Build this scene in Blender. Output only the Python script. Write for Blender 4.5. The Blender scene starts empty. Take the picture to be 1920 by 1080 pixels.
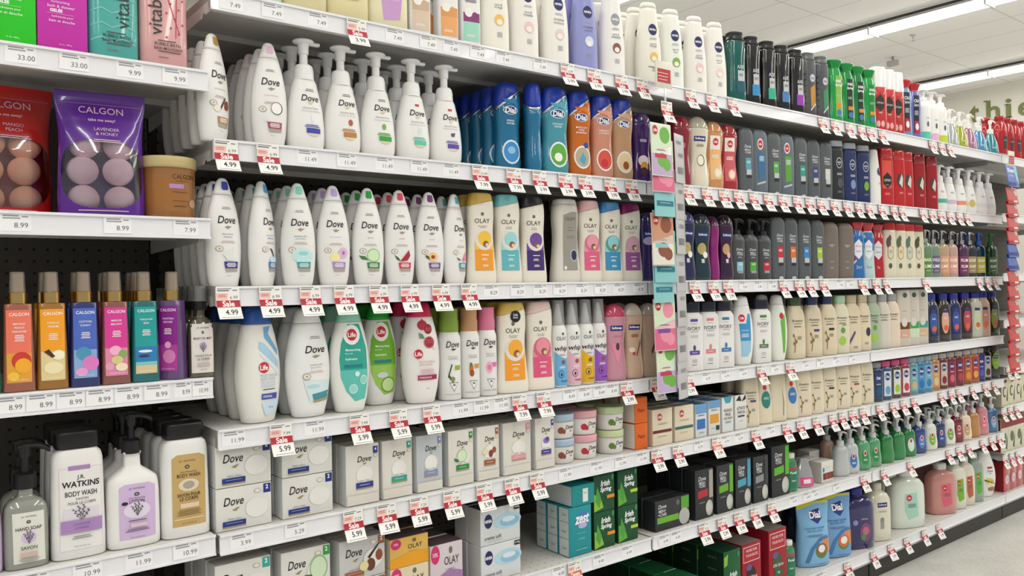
import bpy, bmesh, math, random
from mathutils import Vector, Matrix
random.seed(7)
SC = bpy.context.scene
COL = SC.collection

# ------------------------------------------------------------------ camera
CAMZ = 1.14                      # lens height above the shop floor
YAW, PIT, ROL, FPX = 0.66437, -0.003587, -0.015224, 1520.33
FY = 1.5817                      # y of the shelf fronts (camera stands at y = 0)
J0, BAY = 0.5079, 1.219          # first junction between bays, bay width
fw = Vector((math.sin(YAW)*math.cos(PIT), math.cos(YAW)*math.cos(PIT), math.sin(PIT)))
r0 = Vector((math.cos(YAW), -math.sin(YAW), 0)); u0 = r0.cross(fw)
rt = r0*math.cos(ROL)+u0*math.sin(ROL); up = -r0*math.sin(ROL)+u0*math.cos(ROL)
cd = bpy.data.cameras.new('camera'); cam = bpy.data.objects.new('camera', cd); COL.objects.link(cam)
cd.sensor_width = 36.0; cd.lens = 36.0*FPX/1920.0; cd.clip_start = .05; cd.clip_end = 100
M = Matrix((rt, up, -fw)).transposed().to_4x4(); M.translation = Vector((0, 0, CAMZ)); cam.matrix_world = M
SC.camera = cam

def lin(c):
    return c/12.92 if c <= .04045 else ((c+.055)/1.055)**2.4
def rgb(h):
    return tuple(lin(int(h[i:i+2], 16)/255) for i in (0, 2, 4))

# ------------------------------------------------------------------ light
w = bpy.data.worlds.new('shop'); SC.world = w; w.use_nodes = True
w.node_tree.nodes['Background'].inputs[0].default_value = (1, .985, .96, 1)
w.node_tree.nodes['Background'].inputs[1].default_value = .36
SC.view_settings.view_transform = 'Standard'; SC.view_settings.look = 'None'
SC.view_settings.exposure = 0.12; SC.view_settings.gamma = 1; SC.view_settings.use_curve_mapping = False
CEIL = CAMZ+2.88
ROWS = [-3.75, -0.58, 2.59, 5.76, 8.93, 12.1]       # x of the fluorescent rows
ROW_Y0, NTUBE, TUBE = 5.9, 10, 1.22
LAMP_W = 86
for x in ROWS:
    ld = bpy.data.lights.new('fluorescent_light', 'AREA'); ld.shape = 'RECTANGLE'
    ld.size = .22; ld.size_y = NTUBE*TUBE; ld.energy = LAMP_W*NTUBE*TUBE/12.2*1.0; ld.color = (1, .985, .95)
    lo = bpy.data.objects.new('fluorescent_light', ld); COL.objects.link(lo)
    lo.location = (x, ROW_Y0-NTUBE*TUBE/2, CEIL-.125)

# ------------------------------------------------------------------ materials
MATS = {}
def mat(col, rough=.35, metal=0., coat=0., trans=0., emit=0., alpha=1., ior=1.45):
    k = (col, rough, metal, coat, trans, emit, alpha)
    if k in MATS: return MATS[k]
    m = bpy.data.materials.new('m_'+col); m.use_nodes = True
    b = m.node_tree.nodes['Principled BSDF']; c = rgb(col)
    b.inputs['Base Color'].default_value = (*c, 1); b.inputs['Roughness'].default_value = rough
    b.inputs['Metallic'].default_value = metal; b.inputs['Coat Weight'].default_value = coat
    b.inputs['Transmission Weight'].default_value = trans; b.inputs['IOR'].default_value = ior
    if emit:
        b.inputs['Emission Color'].default_value = (*c, 1); b.inputs['Emission Strength'].default_value = emit
    b.inputs['Alpha'].default_value = alpha
    m.diffuse_color = (*c, 1); MATS[k] = m
    return m
def clear(col='ffffff', gloss=.12, t=1.):
    k = ('clear', col, gloss, t)
    if k in MATS: return MATS[k]
    m = bpy.data.materials.new('clear_'+col); m.use_nodes = True; nt = m.node_tree; nt.nodes.clear()
    o = nt.nodes.new('ShaderNodeOutputMaterial'); mx = nt.nodes.new('ShaderNodeMixShader')
    tr = nt.nodes.new('ShaderNodeBsdfTransparent'); gl = nt.nodes.new('ShaderNodeBsdfGlossy')
    df = nt.nodes.new('ShaderNodeBsdfDiffuse'); mx2 = nt.nodes.new('ShaderNodeMixShader')
    fr = nt.nodes.new('ShaderNodeFresnel'); fr.inputs[0].default_value = 1.45
    ad = nt.nodes.new('ShaderNodeMath'); ad.operation = 'ADD'; ad.inputs[1].default_value = gloss*.35
    nt.links.new(fr.outputs[0], ad.inputs[0])
    tr.inputs[0].default_value = (*rgb(col), 1); gl.inputs[1].default_value = .08; df.inputs[0].default_value = (*rgb(col), 1)
    mx2.inputs[0].default_value = 1-t*.8
    nt.links.new(tr.outputs[0], mx2.inputs[1]); nt.links.new(df.outputs[0], mx2.inputs[2])
    nt.links.new(ad.outputs[0], mx.inputs[0]); nt.links.new(mx2.outputs[0], mx.inputs[1])
    nt.links.new(gl.outputs[0], mx.inputs[2]); nt.links.new(mx.outputs[0], o.inputs[0])
    MATS[k] = m
    return m
def plast(c): return mat(c, .32)
def gloss(c): return mat(c, .12, coat=.6)
def liquid(c): return mat(c, .1, coat=.8, trans=.25)
def ink(c): return mat(c, .5)
def paper(c): return mat(c, .55)
def metal(c='c8c8cc', r=.25): return mat(c, r, metal=1.)

# ------------------------------------------------------------------ mesh builder
class MB:
    def __init__(s): s.v = []; s.f = []; s.m = []; s.sm = []; s.mats = []
    def mi(s, m):
        if m not in s.mats: s.mats.append(m)
        return s.mats.index(m)
    def add(s, vs, fs, m, smooth=False):
        o = len(s.v); k = s.mi(m); s.v += [tuple(v) for v in vs]
        for f in fs: s.f.append([i+o for i in f]); s.m.append(k); s.sm.append(smooth)
    def box(s, x0, x1, y0, y1, z0, z1, m, bev=0.):
        if bev:
            bm = bmesh.new(); bmesh.ops.create_cube(bm, size=1)
            for v in bm.verts:
                v.co = ((x0+x1)/2+v.co.x*(x1-x0), (y0+y1)/2+v.co.y*(y1-y0), (z0+z1)/2+v.co.z*(z1-z0))
            bmesh.ops.bevel(bm, geom=bm.edges[:], offset=bev, segments=2, affect='EDGES', profile=.5)
            s.bm(bm, m, True)
            return
        vs = [(x, y, z) for x in (x0, x1) for y in (y0, y1) for z in (z0, z1)]
        s.add(vs, [(0, 1, 3, 2), (4, 6, 7, 5), (0, 4, 5, 1), (2, 3, 7, 6), (0, 2, 6, 4), (1, 5, 7, 3)], m)
    def bm(s, bm, m, smooth=False):
        bm.verts.index_update()
        s.add([v.co[:] for v in bm.verts], [[v.index for v in f.verts] for f in bm.faces], m, smooth); bm.free()
    def loft(s, rings, m, smooth=True, cap0=True, cap1=True):
        n = len(rings[0]); vs = [p for r in rings for p in r]; fs = []
        for i in range(len(rings)-1):
            for j in range(n):
                k = (j+1) % n; fs.append((i*n+j, i*n+k, (i+1)*n+k, (i+1)*n+j))
        s.add(vs, fs, m, smooth)
        if cap0: s.add(rings[0], [list(range(n))[::-1]], m)
        if cap1: s.add(rings[-1], [list(range(n))], m)
    def lathe(s, prof, m, cx=0, cy=0, n=20, smooth=True, e=2., sy=1.):
        R = [ring(r, r*sy, z, e, n, cx, cy) for z, r in prof]; st = 0
        for i in range(1, len(prof)):
            last = i == len(prof)-1; cut = last
            if not last:
                a = math.atan2(prof[i][0]-prof[i-1][0], prof[i][1]-prof[i-1][1]); b = math.atan2(prof[i+1][0]-prof[i][0], prof[i+1][1]-prof[i][1])
                cut = abs(a-b) > .55
            if cut: s.loft(R[st:i+1], m, smooth, st == 0, last); st = i
    def tube(s, pts, r, m, n=8):
        rings = []
        for i, p in enumerate(pts):
            p = Vector(p); a = Vector(pts[max(0, i-1)]); b = Vector(pts[min(len(pts)-1, i+1)]); d = (b-a).normalized()
            q = d.orthogonal().normalized() if abs(d.z) > .9 else d.cross(Vector((0, 0, 1))).normalized(); t = d.cross(q)
            rings.append([tuple(p+q*(r*math.cos(2*math.pi*j/n))+t*(r*math.sin(2*math.pi*j/n))) for j in range(n)])
        s.loft(rings, m)
    def mesh(s, name):
        me = bpy.data.meshes.new(name); me.from_pydata(s.v, [], s.f)
        for m in s.mats: me.materials.append(m)
        me.polygons.foreach_set('material_index', s.m); me.polygons.foreach_set('use_smooth', s.sm)
        me.update()
        return me

def ring(hw, hd, z, n=2., N=28, cx=0, cy=0):
    out = []
    for j in range(N):
        t = 2*math.pi*(j+.5)/N; c, q = math.cos(t), math.sin(t)
        out.append((cx+hw*math.copysign(abs(c)**(2/n), c), cy+hd*math.copysign(abs(q)**(2/n), q), z))
    return out

def smooth_prof(P, k=3):
    """Catmull-Rom resampling of (z, hw, hd) keys; a repeated key keeps a corner"""
    out = []
    n = len(P)
    for i in range(n-1):
        a, b = P[i], P[i+1]
        if a == b: continue
        pa = P[i-1] if i > 0 and P[i-1] != a else a
        pb = P[i+2] if i+2 < n and P[i+2] != b else b
        for j in range(k):
            t = j/k; o = []
            for q in range(3):
                m0 = (b[q]-pa[q])/2; m1 = (pb[q]-a[q])/2
                v = (2*t**3-3*t*t+1)*a[q]+(t**3-2*t*t+t)*m0+(-2*t**3+3*t*t)*b[q]+(t**3-t*t)*m1
                o.append(max(v, min(a[q], b[q])-1e-9) if q == 0 else max(v, .002))
            o[0] = a[0]+(b[0]-a[0])*t
            out.append(tuple(o))
    out.append(tuple(P[-1]))
    return out

class Skin:
    """front surface of a lofted body, used to lay print on it"""
    def __init__(s, rings, n, sx=0.): s.r = rings; s.n = n
    def at(s, z):
        r = s.r
        if z <= r[0][0]: return r[0][1:3]
        for a, b in zip(r, r[1:]):
            if z <= b[0]:
                t = (z-a[0])/max(1e-9, b[0]-a[0]); return (a[1]+(b[1]-a[1])*t, a[2]+(b[2]-a[2])*t)
        return r[-1][1:3]
    def y(s, x, z):
        hw, hd = s.at(z); q = min(.985, abs(x)/max(hw, 1e-6))
        return -hd*(1-q**s.n)**(1/s.n)
    def x(s, x, z):
        hw = s.at(z)[0]*.985
        return max(-hw, min(hw, x))
class Flat:
    def __init__(s, y, hw): s.yy = y; s.hw = hw; s.n = 99
    def at(s, z): return (s.hw, -s.yy)
    def y(s, x, z): return s.yy
    def x(s, x, z): return x

# ------------------------------------------------------------------ lettering
TXT = {}
def text2d(string, bold=0., shear=0.):
    k = (string, bold, shear)
    if k in TXT: return TXT[k]
    cu = bpy.data.curves.new('t', 'FONT'); cu.body = string; cu.size = 1; cu.resolution_u = 3 if len(string) < 10 else 2
    cu.offset = bold; cu.shear = shear
    ob = bpy.data.objects.new('t', cu); COL.objects.link(ob)
    dg = bpy.context.evaluated_depsgraph_get(); me = bpy.data.meshes.new_from_object(ob.evaluated_get(dg))
    vs = [(v.co.x, v.co.y) for v in me.vertices]; fs = [list(p.vertices) for p in me.polygons]
    bpy.data.objects.remove(ob); bpy.data.curves.remove(cu); bpy.data.meshes.remove(me)
    if not vs: vs = [(0, 0), (1, 0), (0, 1)]; fs = []
    x0 = min(v[0] for v in vs); x1 = max(v[0] for v in vs); y0 = min(v[1] for v in vs); y1 = max(v[1] for v in vs)
    H = max(1e-6, y1-y0)
    TXT[k] = ([((v[0]-(x0+x1)/2)/H, (v[1]-(y0+y1)/2)/H) for v in vs], fs, (x1-x0)/H)
    return TXT[k]

def circ(cx, cz, rx, rz, n=16): return [(cx+rx*math.cos(2*math.pi*i/n), cz+rz*math.sin(2*math.pi*i/n)) for i in range(n)]
def decals(spec, skin, W, H, name='label', eps0=.0005, x_off=0.):
    """spec entries, x in half-widths (-1..1), z in heights (0..1):
    r x0 z0 x1 z1 col | e cx cz rx rz col | p pts col | t text cx cz h col maxw shear bold | b cx cz w rows col"""
    mb = MB(); lay = 0
    for d in spec:
        k = d[0]; lay += 1; e = eps0+lay*.00009
        polys = []
        if k == 'r': polys = [[(d[1], d[2]), (d[3], d[2]), (d[3], d[4]), (d[1], d[4])]]; c = d[5]
        elif k == 'e': polys = [circ(d[1], d[2], d[3], d[4])]; c = d[5]
        elif k == 'p': polys = [d[1]]; c = d[2]
        elif k == 'b':
            _, cx, cz, ww, rows, c = d
            for i in range(rows):
                q = ww*(.5 if i % 2 else .42); zz = cz-i*.014
                polys.append([(cx-q, zz-.0035), (cx+q, zz-.0035), (cx+q, zz+.0035), (cx-q, zz+.0035)])
        elif k == 't':
            st, cx, cz, h, c = d[1:6]; mw = d[6] if len(d) > 6 else 1.6; sh = d[7] if len(d) > 7 else 0; bo = d[8] if len(d) > 8 else 0
            vs, fs, wd = text2d(st, bo, sh); hm = h*H; sx = min(1., mw*W/2/(wd*hm)) if mw > 0 else 1
            if mw < 0: sx = -mw*W/2/(wd*hm)
            pts = [(cx*W/2+x*hm*sx, cz*H+z*hm) for x, z in vs]
            bm = bmesh.new(); bv = [bm.verts.new((x, z, 0)) for x, z in pts]
            for f in fs:
                try: bm.faces.new([bv[i] for i in f])
                except ValueError: pass
            lay_faces(mb, bm, skin, e, ink(c), W, H, False); continue
        if k == 'v':
            _, st, cx, cz, hm, c = d; vs, fs, wd = text2d(st, .0, 0)
            bm = bmesh.new(); bv = [bm.verts.new((cx*W/2-z*hm, cz*H+(x+wd/2)*hm, 0)) for x, z in vs]
            for f in fs:
                try: bm.faces.new([bv[i] for i in f])
                except ValueError: pass
            lay_faces(mb, bm, skin, e, ink(c), W, H, False); continue
        bm = bmesh.new()
        for P in polys:
            try: bm.faces.new([bm.verts.new((x*W/2, z*H, 0)) for x, z in P])
            except ValueError: pass
        m = c if not isinstance(c, str) else ink(c)
        lay_faces(mb, bm, skin, e, m, W, H, True)
    return mb.mesh(name) if mb.f else None
def lay_faces(mb, bm, skin, e, m, W, H, zc):
    if isinstance(skin, Skin):
        nx = 8
        xs = [(-1+2*i/nx)*W/2 for i in range(1, nx)]
        lo = min((v.co.x for v in bm.verts), default=0); hi = max((v.co.x for v in bm.verts), default=0)
        for x in xs:
            if lo < x < hi:
                bmesh.ops.bisect_plane(bm, geom=bm.verts[:]+bm.edges[:]+bm.faces[:], plane_co=(x, 0, 0), plane_no=(1, 0, 0))
        if zc:
            lo = min(v.co.y for v in bm.verts); hi = max(v.co.y for v in bm.verts)
            for i in range(1, 18):
                z = H*i/18
                if lo < z < hi:
                    bmesh.ops.bisect_plane(bm, geom=bm.verts[:]+bm.edges[:]+bm.faces[:], plane_co=(0, z, 0), plane_no=(0, 1, 0))
    bm.verts.index_update(); vs = []
    for v in bm.verts:
        x = skin.x(v.co.x, v.co.y); vs.append((x, skin.y(x, v.co.y)-e, v.co.y))
    fs = []
    for f in bm.faces:
        i = [v.index for v in f.verts]
        if f.normal.z < 0: i = i[::-1]
        fs.append(i)
    mb.add(vs, fs, m); bm.free()

# ------------------------------------------------------------------ shapes (z, half width, half depth), all 0..1
SH = {
 'dove': (2.15, [(0, .72, .72), (0, .72, .72), (.012, .8, .8), (.1, .9, .93), (.32, 1, 1), (.52, .95, .96), (.7, .78, .8), (.84, .56, .6), (.93, .38, .46), (.975, .28, .36), (.995, .16, .22), (1, .04, .06)]),
 'dovebig': (2.3, [(0, .66, .7), (0, .66, .7), (.012, .72, .78), (.15, .88, .93), (.38, 1, 1), (.58, .95, .96), (.75, .78, .84), (.87, .62, .7), (.95, .52, .62), (.985, .42, .5), (1, .12, .14)]),
 'pear': (2.2, [(0, .8, .8), (0, .8, .8), (.015, .9, .9), (.07, .98, .98), (.2, 1, 1), (.38, .9, .93), (.52, .74, .8), (.615, .62, .68), (.65, .52, .58), (.66, .44, .46)]),
 'olay': (3., [(0, .95, .95), (0, .95, .95), (.012, 1, 1), (.12, .98, .98), (.4, .84, .92), (.58, .8, .9), (.75, .86, .93), (.88, .84, .9), (.97, .74, .78), (.99, .68, .7), (1, .5, .5)]),
 'dial': (2.8, [(0, .86, .86), (0, .86, .86), (.012, .92, .92), (.1, .98, .98), (.3, .9, .92), (.5, .86, .9), (.7, .98, 1), (.85, .95, .96), (.95, .82, .86), (.985, .68, .72), (1, .4, .4)]),
 'cyl': (2., [(0, .95, .95), (0, .95, .95), (.01, 1, 1), (.01, 1, 1), (.7, 1, 1), (.74, .97, .97), (.8, .82, .82), (.83, .66, .66), (.84, .62, .62)]),
 'hour': (2.4, [(0, .88, .88), (0, .88, .88), (.012, .95, .95), (.12, 1, 1), (.35, .84, .9), (.5, .8, .86), (.68, .94, .96), (.82, .98, .98), (.9, .86, .88), (.96, .62, .66), (.99, .34, .38), (1, .1, .1)]),
 'nivea': (2.5, [(0, .9, .9), (0, .9, .9), (.012, 1, .98), (.12, 1, 1), (.4, .98, .98), (.65, .84, .88), (.85, .68, .76), (.97, .6, .7), (.985, .56, .66), (1, .5, .6)]),
 'rect': (4.5, [(0, .93, .93), (0, .93, .93), (.012, 1, 1), (.5, 1, 1), (.86, .98, .98), (.97, .95, .95), (.99, .9, .9), (1, .8, .8)]),
 'tall': (4., [(0, .95, .95), (0, .95, .95), (.012, 1, 1), (.3, 1, 1), (.7, .96, .96), (.9, .9, .9), (.985, .86, .86), (1, .8, .8)]),
 'axe': (3.6, [(0, .96, .96), (0, .96, .96), (.012, 1, 1), (.5, .92, .95), (.75, .96, .96), (.9, .84, .9), (.94, .72, .8), (.99, .76, .84), (1, .7, .78)]),
 'flare': (3., [(0, .96, .96), (0, .96, .96), (.012, 1, 1), (.4, .86, .92), (.74, .9, .94), (.83, .72, .76), (.87, .62, .68), (.9, .66, .72), (.985, .9, .86), (1, .86, .82)]),
 'lotion': (3.6, [(0, .92, .92), (0, .92, .92), (.015, 1, 1), (.2, 1, 1), (.5, .98, .98), (.62, .9, .92), (.68, .6, .7), (.72, .36, .5), (.74, .32, .44), (.84, .3, .42), (.84, .34, .46), (.86, .34, .46)]),
 'mist': (5., [(0, 1, 1), (0, 1, 1), (.01, 1, 1), (.35, .92, .94), (.68, .84, .86), (.685, .8, .82), (.69, .5, .5)]),
 'wat': (4., [(0, .93, .93), (0, .93, .93), (.012, 1, 1), (.5, .96, .98), (.78, .93, .93), (.83, .86, .88), (.86, .72, .8), (.862, .68, .76)]),
 'handsoap': (3.6, [(0, .95, .95), (0, .95, .95), (.012, 1, 1), (.45, 1, 1), (.6, .94, .95), (.66, .74, .8), (.7, .4, .5), (.72, .34, .44), (.8, .34, .44)]),
 'ivory': (3.6, [(0, .95, .95), (0, .95, .95), (.012, 1, 1), (.6, 1, 1), (.78, .98, .98), (.83, .84, .88), (.84, .74, .8), (.85, .74, .8), (.85, .74, .8), (.985, .76, .82), (1, .7, .78)]),
 'aveeno': (2.8, [(0, .92, .92), (0, .92, .92), (.012, 1, 1), (.4, 1, 1), (.68, .94, .95), (.79, .78, .8), (.84, .6, .64), (.86, .58, .62), (.86, .58, .62), (.985, .6, .64), (1, .56, .6)]),
 'dovemen': (4., [(0, .9, .9), (0, .9, .9), (.012, .95, .95), (.14, .98, .98), (.5, 1, 1), (.88, .96, .96), (.93, .9, .9), (.97, .76, .8), (1, .56, .6)]),
 'hand': (2.6, [(0, .85, .85), (0, .85, .85), (.015, .95, .95), (.15, 1, 1), (.42, .86, .9), (.58, .84, .9), (.66, .66, .7), (.7, .42, .44), (.72, .4, .42)]),
 'tri': (2.6, [(0, .9, .9), (0, .9, .9), (.015, 1, 1), (.12, 1, 1), (.4, .82, .84), (.62, .5, .52), (.7, .38, .4), (.72, .36, .38)]),
 'tank': (3., [(0, .92, .92), (0, .92, .92), (.012, 1, 1), (.5, 1, 1), (.72, .95, .95), (.82, .74, .78), (.86, .45, .55), (.87, .36, .48), (.87, .36, .48), (.98, .36, .48), (1, .32, .4)]),
 'pill': (3., [(0, .93, .93), (0, .93, .93), (.012, 1, 1), (.5, 1, 1), (.84, .96, .96), (.93, .8, .84), (.98, .5, .6), (1, .3, .4)]),
 'jar': (2., [(0, .9, .9), (0, .9, .9), (.02, .94, .94), (.68, 1, 1), (.69, 1, 1), (.69, 1.02, 1.02), (.69, 1.02, 1.02), (.98, 1.02, 1.02), (1, .98, .98)]),
 'tub': (2., [(0, .88, .88), (0, .88, .88), (.02, .93, .93), (.8, .98, .98), (.8, .98, .98), (.81, 1.03, 1.03), (.81, 1.03, 1.03), (.97, 1.03, 1.03), (1, .98, .98)]),
 'pouch': (2.2, [(0, .9, .75), (0, .9, .75), (.02, .95, .95), (.2, .96, 1), (.5, .93, .98), (.64, .92, .8), (.78, .95, .4), (.9, .99, .1), (1, 1, .04)]),
}
def half(bm, co, no, keep_above):
    g = bmesh.ops.bisect_plane(bm, geom=bm.verts[:]+bm.edges[:]+bm.faces[:], plane_co=co, plane_no=no, clear_inner=keep_above, clear_outer=not keep_above)
    ed = [e for e in g['geom_cut'] if isinstance(e, bmesh.types.BMEdge)]
    if ed: bmesh.ops.contextual_create(bm, geom=ed)
def full_bm(rings, n, W, D, H, N=28):
    mb = MB(); mb.loft([ring(a[1], a[2], a[0], n, N) for a in rings], None)
    bm = bmesh.new(); vs = [bm.verts.new(v) for v in mb.v]
    for f in mb.f: bm.faces.new([vs[i] for i in f])
    bmesh.ops.remove_doubles(bm, verts=bm.verts, dist=1e-5)
    return bm
def bm_mesh(bm, m, name):
    me = bpy.data.meshes.new(name); bm.normal_update(); bm.to_mesh(me); bm.free(); me.materials.append(m)
    for p in me.polygons: p.use_smooth = len(p.vertices) < 6
    return me

def pump_mesh(kind, z0, r, h, m, name='pump', yaw=1):
    """kind foam: wide collar and disc head; hand: slim lotion pump; head points to +x"""
    mb = MB()
    if kind == 'foam':
        mb.lathe([(z0-.004, r), (z0+h*.2, r*.96), (z0+h*.32, r*.86), (z0+h*.36, r*.7)], m, n=20)
        mb.lathe([(z0+h*.34, r*.42), (z0+h*.66, r*.4)], m, n=16)
        mb.lathe([(z0+h*.64, r*.5), (z0+h*.9, r*.55), (z0+h*.94, r*.95), (z0+h*.97, r*1.05), (z0+h, r*1.0), (z0+h+.001, r*.5)], m, n=20)
        mb.box(r*.5, r*1.65, -r*.28, r*.28, z0+h*.9, z0+h*.985, m, .002)
    else:
        mb.lathe([(z0-.003, r), (z0+h*.3, r*.97), (z0+h*.34, r*.75)], m, n=18)
        mb.lathe([(z0+h*.3, r*.38), (z0+h*.74, r*.36)], m, n=12)
        mb.lathe([(z0+h*.7, r*.55), (z0+h*.88, r*.62), (z0+h, r*.5)], m, n=14)
        rings = []
        for x, zz, q in ((-r*.6, .93, .3), (0, .97, .5), (r*1.0, .96, .42), (r*1.7, .9, .3), (r*2.2, .82, .2)):
            rings.append([(x, r*.62*q*2*math.cos(t)*.9, z0+h*zz+r*.3*math.sin(t)) for t in [2*math.pi*j/10 for j in range(10)]])
        mb.loft(rings, m)
    return mb.mesh(name)

# ------------------------------------------------------------------ product kinds
KIND = {}
def bottle(key, desc, h, wd, dp, shape, body, cap=None, capz=.88, slope=0., dec=(), band=None, pump=None, capdec=None,
           over=None, name='bottle', cat='bottle', capname='cap', side=None):
    KIND[key] = dict(t='b', desc=desc, h=h, w=wd, d=dp, shape=shape, body=body, cap=cap, capz=capz, slope=slope, dec=dec, band=band,
                     pump=pump, capdec=capdec, over=over, name=name, cat=cat, capname=capname)
def box(key, desc, h, wd, dp, body, dec=(), side=None, top=None, name='soap_box', cat='soap box', sdec=None):
    KIND[key] = dict(t='x', desc=desc, h=h, w=wd, d=dp, body=body, dec=dec, side=side, top=top, name=name, cat=cat, sdec=sdec)
SHIFT = {'dv_': -.1, 'ol_': -.17, 'di_': -.15, 'so_': -.25, 'li_': -.15, 'mn_': -.12, 'mp_': -.25, 'lm_': -.2, 'nm_': -.12, 'nv_': -.05, 'os_': -.25, 'oc_': -.4, 'me': -.2, 'ax_': -.1, 'dm_': -.05,
 'ir_': -.12, 'fp_': -.1, 'tp_': -.1, 'wf_': -.15, 'hp_': -.15, 'iv_': -.2, 'lw_': -.25, 'av_': -.2, 'pn_': -.2, 'dk_': -.3, 'life_': -.12, 'life_b': -.3, 'pome': -.2, 'ms_': -.15, 'wh_': -.2, 'aw_': -.2, 'hd_': -.25, 'tk_': -.3, 'st_': -.1}
def shifted(key, dec):
    q = [p for p in SHIFT if key.startswith(p)]
    if not q: return dec
    s = SHIFT[max(q, key=len)]; out = []
    for d in dec:
        d = list(d)
        if d[0] == 'r':
            if d[3]-d[1] < 1.5: d[1] += s; d[3] += s
        elif d[0] in 'eb': d[1] += s
        elif d[0] == 't': d[2] += s
        elif d[0] == 'p':
            if max(p[0] for p in d[1])-min(p[0] for p in d[1]) < 1.5: d[1] = [(a+s, b) for a, b in d[1]]
        out.append(tuple(d))
    return out
def protos(key):
    k = KIND[key]
    if 'parts' in k: return k['parts']
    k['dec'] = shifted(key, k['dec'])
    H, W, D = k['h'], k['w'], k['d']; parts = []
    if k['t'] == 'b':
        n, P = SH[k['shape']]
        R = smooth_prof([(z*H, a*W/2, b*D/2) for z, a, b in P])
        skin = Skin(R, n)
        if k['cap']:
            th = math.atan(k['slope']); no = (-math.sin(th), 0, math.cos(th)); cz = k['capz']*H
            bm = full_bm(R, n, W, D, H); half(bm, (0, 0, cz), no, False); parts.append(('body', bm_mesh(bm, k['body'], 'body'), []))
            bm = full_bm(R, n, W, D, H)
            c2 = cz
            if k['band']:
                c2 = cz+.028*H; half(bm, (0, 0, cz), no, True); half(bm, (0, 0, c2), no, False)
                parts.append(('collar', bm_mesh(bm, k['band'], 'collar'), [])); bm = full_bm(R, n, W, D, H)
            half(bm, (0, 0, c2+.0004), no, True); parts.append((k['capname'], bm_mesh(bm, k['cap'], 'cap'), []))
            if k['capdec']:
                parts[-1][2].append(('cap_tab', decals(k['capdec'], skin, W, H, 'cap_tab', .0006)))
        else:
            bm = full_bm(R, n, W, D, H); parts.append(('body', bm_mesh(bm, k['body'], 'body'), []))
        if k['dec']:
            L = decals(k['dec'], skin, W, H)
            if L: parts.append(('label', L, []))
        if k['pump']:
            kind, z0, r, hh, m = k['pump']; parts.append(('pump', pump_mesh(kind, z0*H, r, hh*H, m), []))
        if k['over']:
            for nm, prof, m in k['over']:
                mb = MB(); mb.lathe([(z*H, r) for z, r in prof], m, n=18); parts.append((nm, mb.mesh(nm), []))
    elif k['t'] == 'x':
        mb = MB(); mb.box(-W/2, W/2, -D/2, D/2, 0, H, k['body'], .0012); parts.append(('carton', mb.mesh('carton'), []))
        if k['side']:
            mb = MB(); e = .0004
            mb.add([(-W/2-e, D/2-.002, .002), (-W/2-e, -D/2+.002, .002), (-W/2-e, -D/2+.002, H-.002), (-W/2-e, D/2-.002, H-.002)], [(0, 1, 2, 3)], k['side'])
            parts.append(('side_panel', mb.mesh('side_panel'), []))
        if k['top']:
            mb = MB(); e = .0005
            mb.add([(-W/2+.002, -D/2+.002, H+e), (W/2-.002, -D/2+.002, H+e), (W/2-.002, D/2-.002, H+e), (-W/2+.002, D/2-.002, H+e)], [(0, 1, 2, 3)], k['top'])
            parts.append(('top_flap', mb.mesh('top_flap'), []))
        if k['dec']:
            L = decals(k['dec'], Flat(-D/2, W/2), W, H)
            if L: parts.append(('label', L, []))
        if k['sdec']:
            L = decals(k['sdec'], Flat(-W/2-.0005, D/2), D, H)
            L.transform(Matrix.Rotation(-math.pi/2, 4, 'Z')); parts.append(('side_print', L, []))
    k['parts'] = parts
    return parts

THINGS = []
def tag(o, label, cat, group=None):
    o['label'] = label; o['category'] = cat
    if group: o['group'] = group
def link(name, data, parent=None, loc=None):
    o = bpy.data.objects.new(name, data); COL.objects.link(o)
    if parent: o.parent = parent
    if loc: o.location = loc
    return o
def put(key, x, y, z, rot=0., info=None, sc=1.):
    k = KIND[key]; parts = protos(key)
    root = link(k['name'], None, loc=(x, y, z)); root.rotation_euler = (0, 0, math.radians(rot)); root.empty_display_size = .02
    if sc != 1: root.scale = (sc, 1, 1)
    for nm, me, kids in parts:
        p = link(nm, me, root)
        for n2, m2 in kids: link(n2, m2, p)
    root['category'] = k['cat']
    THINGS.append((root, k['desc'], info))
    return root
# ------------------------------------------------------------------ the kinds of product
WH = plast('e9e8e6'); WH2 = plast('e4e3de'); CR = plast('e6dfcc'); CR2 = plast('ddd2bb'); BLK = plast('141416')
def seal(x, z, W, H, r=.2):
    q = W/2/H
    return [('e', x, z, r, r*q*.8, 'b0a595'), ('e', x, z, r*.78, r*q*.6, 'e9e4dc'), ('r', x-.05, z-.008, x+.05, z+.008, 'b0a595')]
def bird(x, z, s=1., c='9c9078'):
    return [('p', [(x-.2*s, z+.006), (x-.02*s, z-.012), (x+.13*s, z+.002), (x+.22*s, z+.016), (x+.06*s, z+.012), (x, z+.02)], c)]
def dovefront(sub, subcol, band, pics, big=.07):
    return ([('b', .05, .725, .5, 2, '8f8f92'), ('t', 'Dove', .05, .61, big, '16161c', 1.02, .25, .012)] + bird(.08, .537) +
            [('t', s, .05, .478-.026*i, .017, subcol, .95, 0, .008) for i, s in enumerate(sub)] + [('b', .05, .415, .8, 2, 'c9bdb8')] +
            seal(-.42, .345, .074, .215) + pics +
            [('p', [(-.2, .228), (.64, .228), (.62, .168), (-.14, .168)], band), ('p', [(-.14, .166), (.62, .166), (.6, .135), (-.08, .135)], 'aaa193'),
             ('b', .23, .212, .6, 3, 'f4f4f4'), ('t', '650 mL', .12, .1, .011, '9a9a9a', .3)])
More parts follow.
